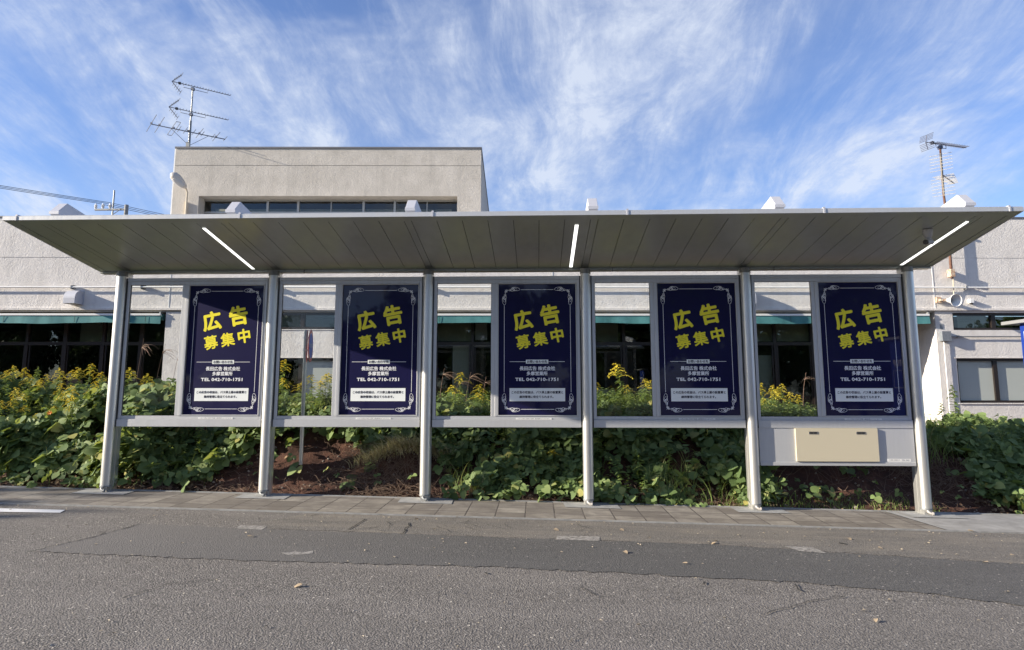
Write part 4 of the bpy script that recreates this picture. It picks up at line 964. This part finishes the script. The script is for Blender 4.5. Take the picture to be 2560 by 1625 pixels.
fb.build('element_clamp', 'dkmetal', A)
mz0 = 3.80
B = thing('rusty_antenna', 'television antennas on a rusty mast above the right end of the building', 'antenna', bw(14.06, -.11, mz0), 0)
MB().tube([(0, 0, -.15), (0.01, 0, 1.2), (-.015, 0, 1.75), (0, 0, 2.86)], .030, 10, .022).build('mast', 'rust', B, True)
MB().box(-.045, .045, -.06, .09, -.12, .05).box(-.03, .03, -.05, .09, .95, 1.0).build('mast_bracket', 'rustpaint', B)
MB().tube([(.03, 0, -.12), (.05, .06, -.4), (.05, .085, -.7)], .012, 6).build('feeder_cable', 'pvc', B)
yagi(B, 'top_antenna', 2.95, -.42, .80, R(20), 20, .16, True, 'dkmetal', True, .008, .05, .17)
lp = MB(); a46 = R(46); b = Vector((math.cos(a46), math.sin(a46), 0)); e = Vector((-math.sin(a46), math.cos(a46), 0)); z = Vector((0, 0, 2.22))
lp.tube([z+b*.02, z+b*.95], .012, 6)
for k in range(14): rod(lp, z+b*(.05+.068*k), e, .42-.018*k, .0050)
for sgn in (1, -1):
    lp.tube([z-b*.06, z+b*(-.02)+Vector((0, 0, sgn*.50))], .014, 6)
    for k in range(6): rod(lp, z-b*(.06-.006*k)+Vector((0, 0, sgn*(.10+.075*k))), e, .46, .0050)
lp.build('panel_antenna', 'antbeige', B)

# ---------------------------------------------------------------- utility pole and wires far left
U_ = thing('utility_pole', 'distant concrete utility pole with insulators behind the left of the building', 'utility pole', (-18.95, 30, -.5))
MB().tube([(0, 0, 0), (0, 0, 12.22)], .17, 14, .11).build('pole', 'conc', U_, True)
MB().box(-1.86, .06, -.05, .05, 11.90, 12.0).tube([(-.80, 0, 11.3), (-.80, 0, 13.1)], .045, 8).tube([(-.80, -.06, 11.6), (-.3, -.06, 11.95)], .02, 6).build('crossarm', 'galv', U_)
for X in (-1.83, -1.40, -.98):
    MB().lathe([(0, 12.0), (.05, 12.0), (.06, 12.08), (.10, 12.12), (.05, 12.16), (.10, 12.2), (.05, 12.25), (.03, 12.32), (0, 12.33)], 12, (X, 0, 0)).build('insulator', 'white_plastic', U_, True)
for k, X in enumerate((-1.83, -1.40, -.98)):
    P = [Vector((-18.95+X, 30, 11.86))+Vector((-2.92, -3.6, 0))*8*s+Vector((0, 0, -1.2*4*s*(1-s)*.35+.35*s)) for s in np.linspace(0, 1, 14)]
    Q = [Vector((-18.95+X, 30, 11.86))+Vector((2.92, 3.6, 0))*8*s+Vector((0, 0, -1.2*4*s*(1-s)*.35)) for s in np.linspace(0, 1, 10)]
    o = MB().tube(P[::-1]+Q[1:], .015, 6, None, False).build('power_line', 'rope'); tag(o, ['lowest black power line, on the outer insulator of the pole at far left', 'middle black power line crossing the sky at far left', 'topmost black power line, on the insulator nearest the pole mast'][k], 'power line', 'power lines at far left')

# ---------------------------------------------------------------- fallen leaves
lm = npmesh('fallen_leaf', LV*np.array([.075, .05, .12]), LF, 'dead_leaf'); lm.name = 'fallen_leaf'
for i, (px, py) in enumerate([(1550, 1326), (1785, 1355), (1560, 1382), (1718, 1413), (2120, 1348), (2195, 1372), (2526, 1391), (1385, 1326), (1790, 1360), (2420, 1330), (1620, 1346), (384, 1293), (620, 1345), (2190, 1553), (755, 1466), (1040, 1300), (2470, 1410)]):
    o = lm if i == 0 else lm.copy()
    if i: COL.objects.link(o)
    p = gnd(px, py); o.location = (p[0], p[1], p[2]+.014); o.rotation_euler = (random.uniform(-.2, .2), random.uniform(-.2, .2), random.uniform(0, 6.28)); s = random.uniform(.45, .85); o.scale = (s, s, s)
    tag(o, 'small dry leaf lying on the asphalt in front of the shelter', 'fallen leaf', 'fallen leaves on the road')

# ---------------------------------------------------------------- trees across the road (reflected in the glass) and up the road (shade)
def make_tree(seed, H, rad, nleaf, ls):
    rs = np.random.default_rng(seed); root = thing('roadside_tree', 'tree', 'tree')
    tk = MB().tube([(0, 0, 0), (.1, 0, H*.35), (-.05, .1, H*.62), (0, 0, H*.9)], .22, 8, .04); cents = []
    for k in range(26):
        a = rs.uniform(0, 6.28); z0 = rs.uniform(.22, .75)*H; L_ = rad*rs.uniform(.45, 1)*(1.1-.55*abs(z0/H-.4)); c = Vector((math.cos(a)*L_, math.sin(a)*L_, z0+H*rs.uniform(.05, .25)))
        tk.tube([(0, 0, z0), (c.x*.5, c.y*.5, z0+(c.z-z0)*.4), tuple(c)], .07, 5, .012); cents.append(c)
    tk.build('trunk', 'bark', root, True)
    i = rs.integers(0, len(cents), nleaf); cc = np.array([tuple(c) for c in cents])[i]
    pos = cc+rs.normal(0, 1, (nleaf, 3))*np.array([.30, .30, .24])*rad*.62; pos[:, 2] = np.maximum(pos[:, 2], H*.12)
    n = rs.normal(0, 1, (nleaf, 3)); d = rs.normal(0, 1, (nleaf, 3)); X, Y, Z = frame(n, d); V, Fq = instances(LV, LF, pos, X, Y, Z, rs.uniform(.6, 1.3, nleaf)*ls)
    npmesh('crown', V, Fq, 'tree', root); return root
T1, T2 = make_tree(1, 7.4, 2.6, 5200, .34), make_tree(2, 9.5, 3.2, 5200, .40); tu = set()
def tree(src, x, y, s, lab):
    o = src if src.name not in tu else copy_tree(src); tu.add(src.name); o.location = (x, y, g(x)-.05); o.scale = (s, s, s); o.rotation_euler = (0, 0, random.uniform(0, 6.28)); tag(o, lab, 'tree', 'roadside trees')
for k, (x, y, s) in enumerate([(-22.5, -5.4, .94), (-21.5, -1.9, .90)]): tree(T1, x, y, s, 'leafy roadside tree up the road on the left, outside the photo')
for k in range(24):
    x = -34+3.3*k+random.uniform(-.8, .8); tree(T2, x, -22-3.5*(k % 2)+random.uniform(-1, 1), random.uniform(.54, .80)*(.78 if k in (8, 9, 10) else 1), 'leafy tree across the road, mirrored dimly in the poster glass')
for k in range(17): tree(T1, -34+4.6*k, -19+random.uniform(-.6, .6), random.uniform(.40, .52), 'low bushy tree across the road, mirrored dimly in the poster glass')
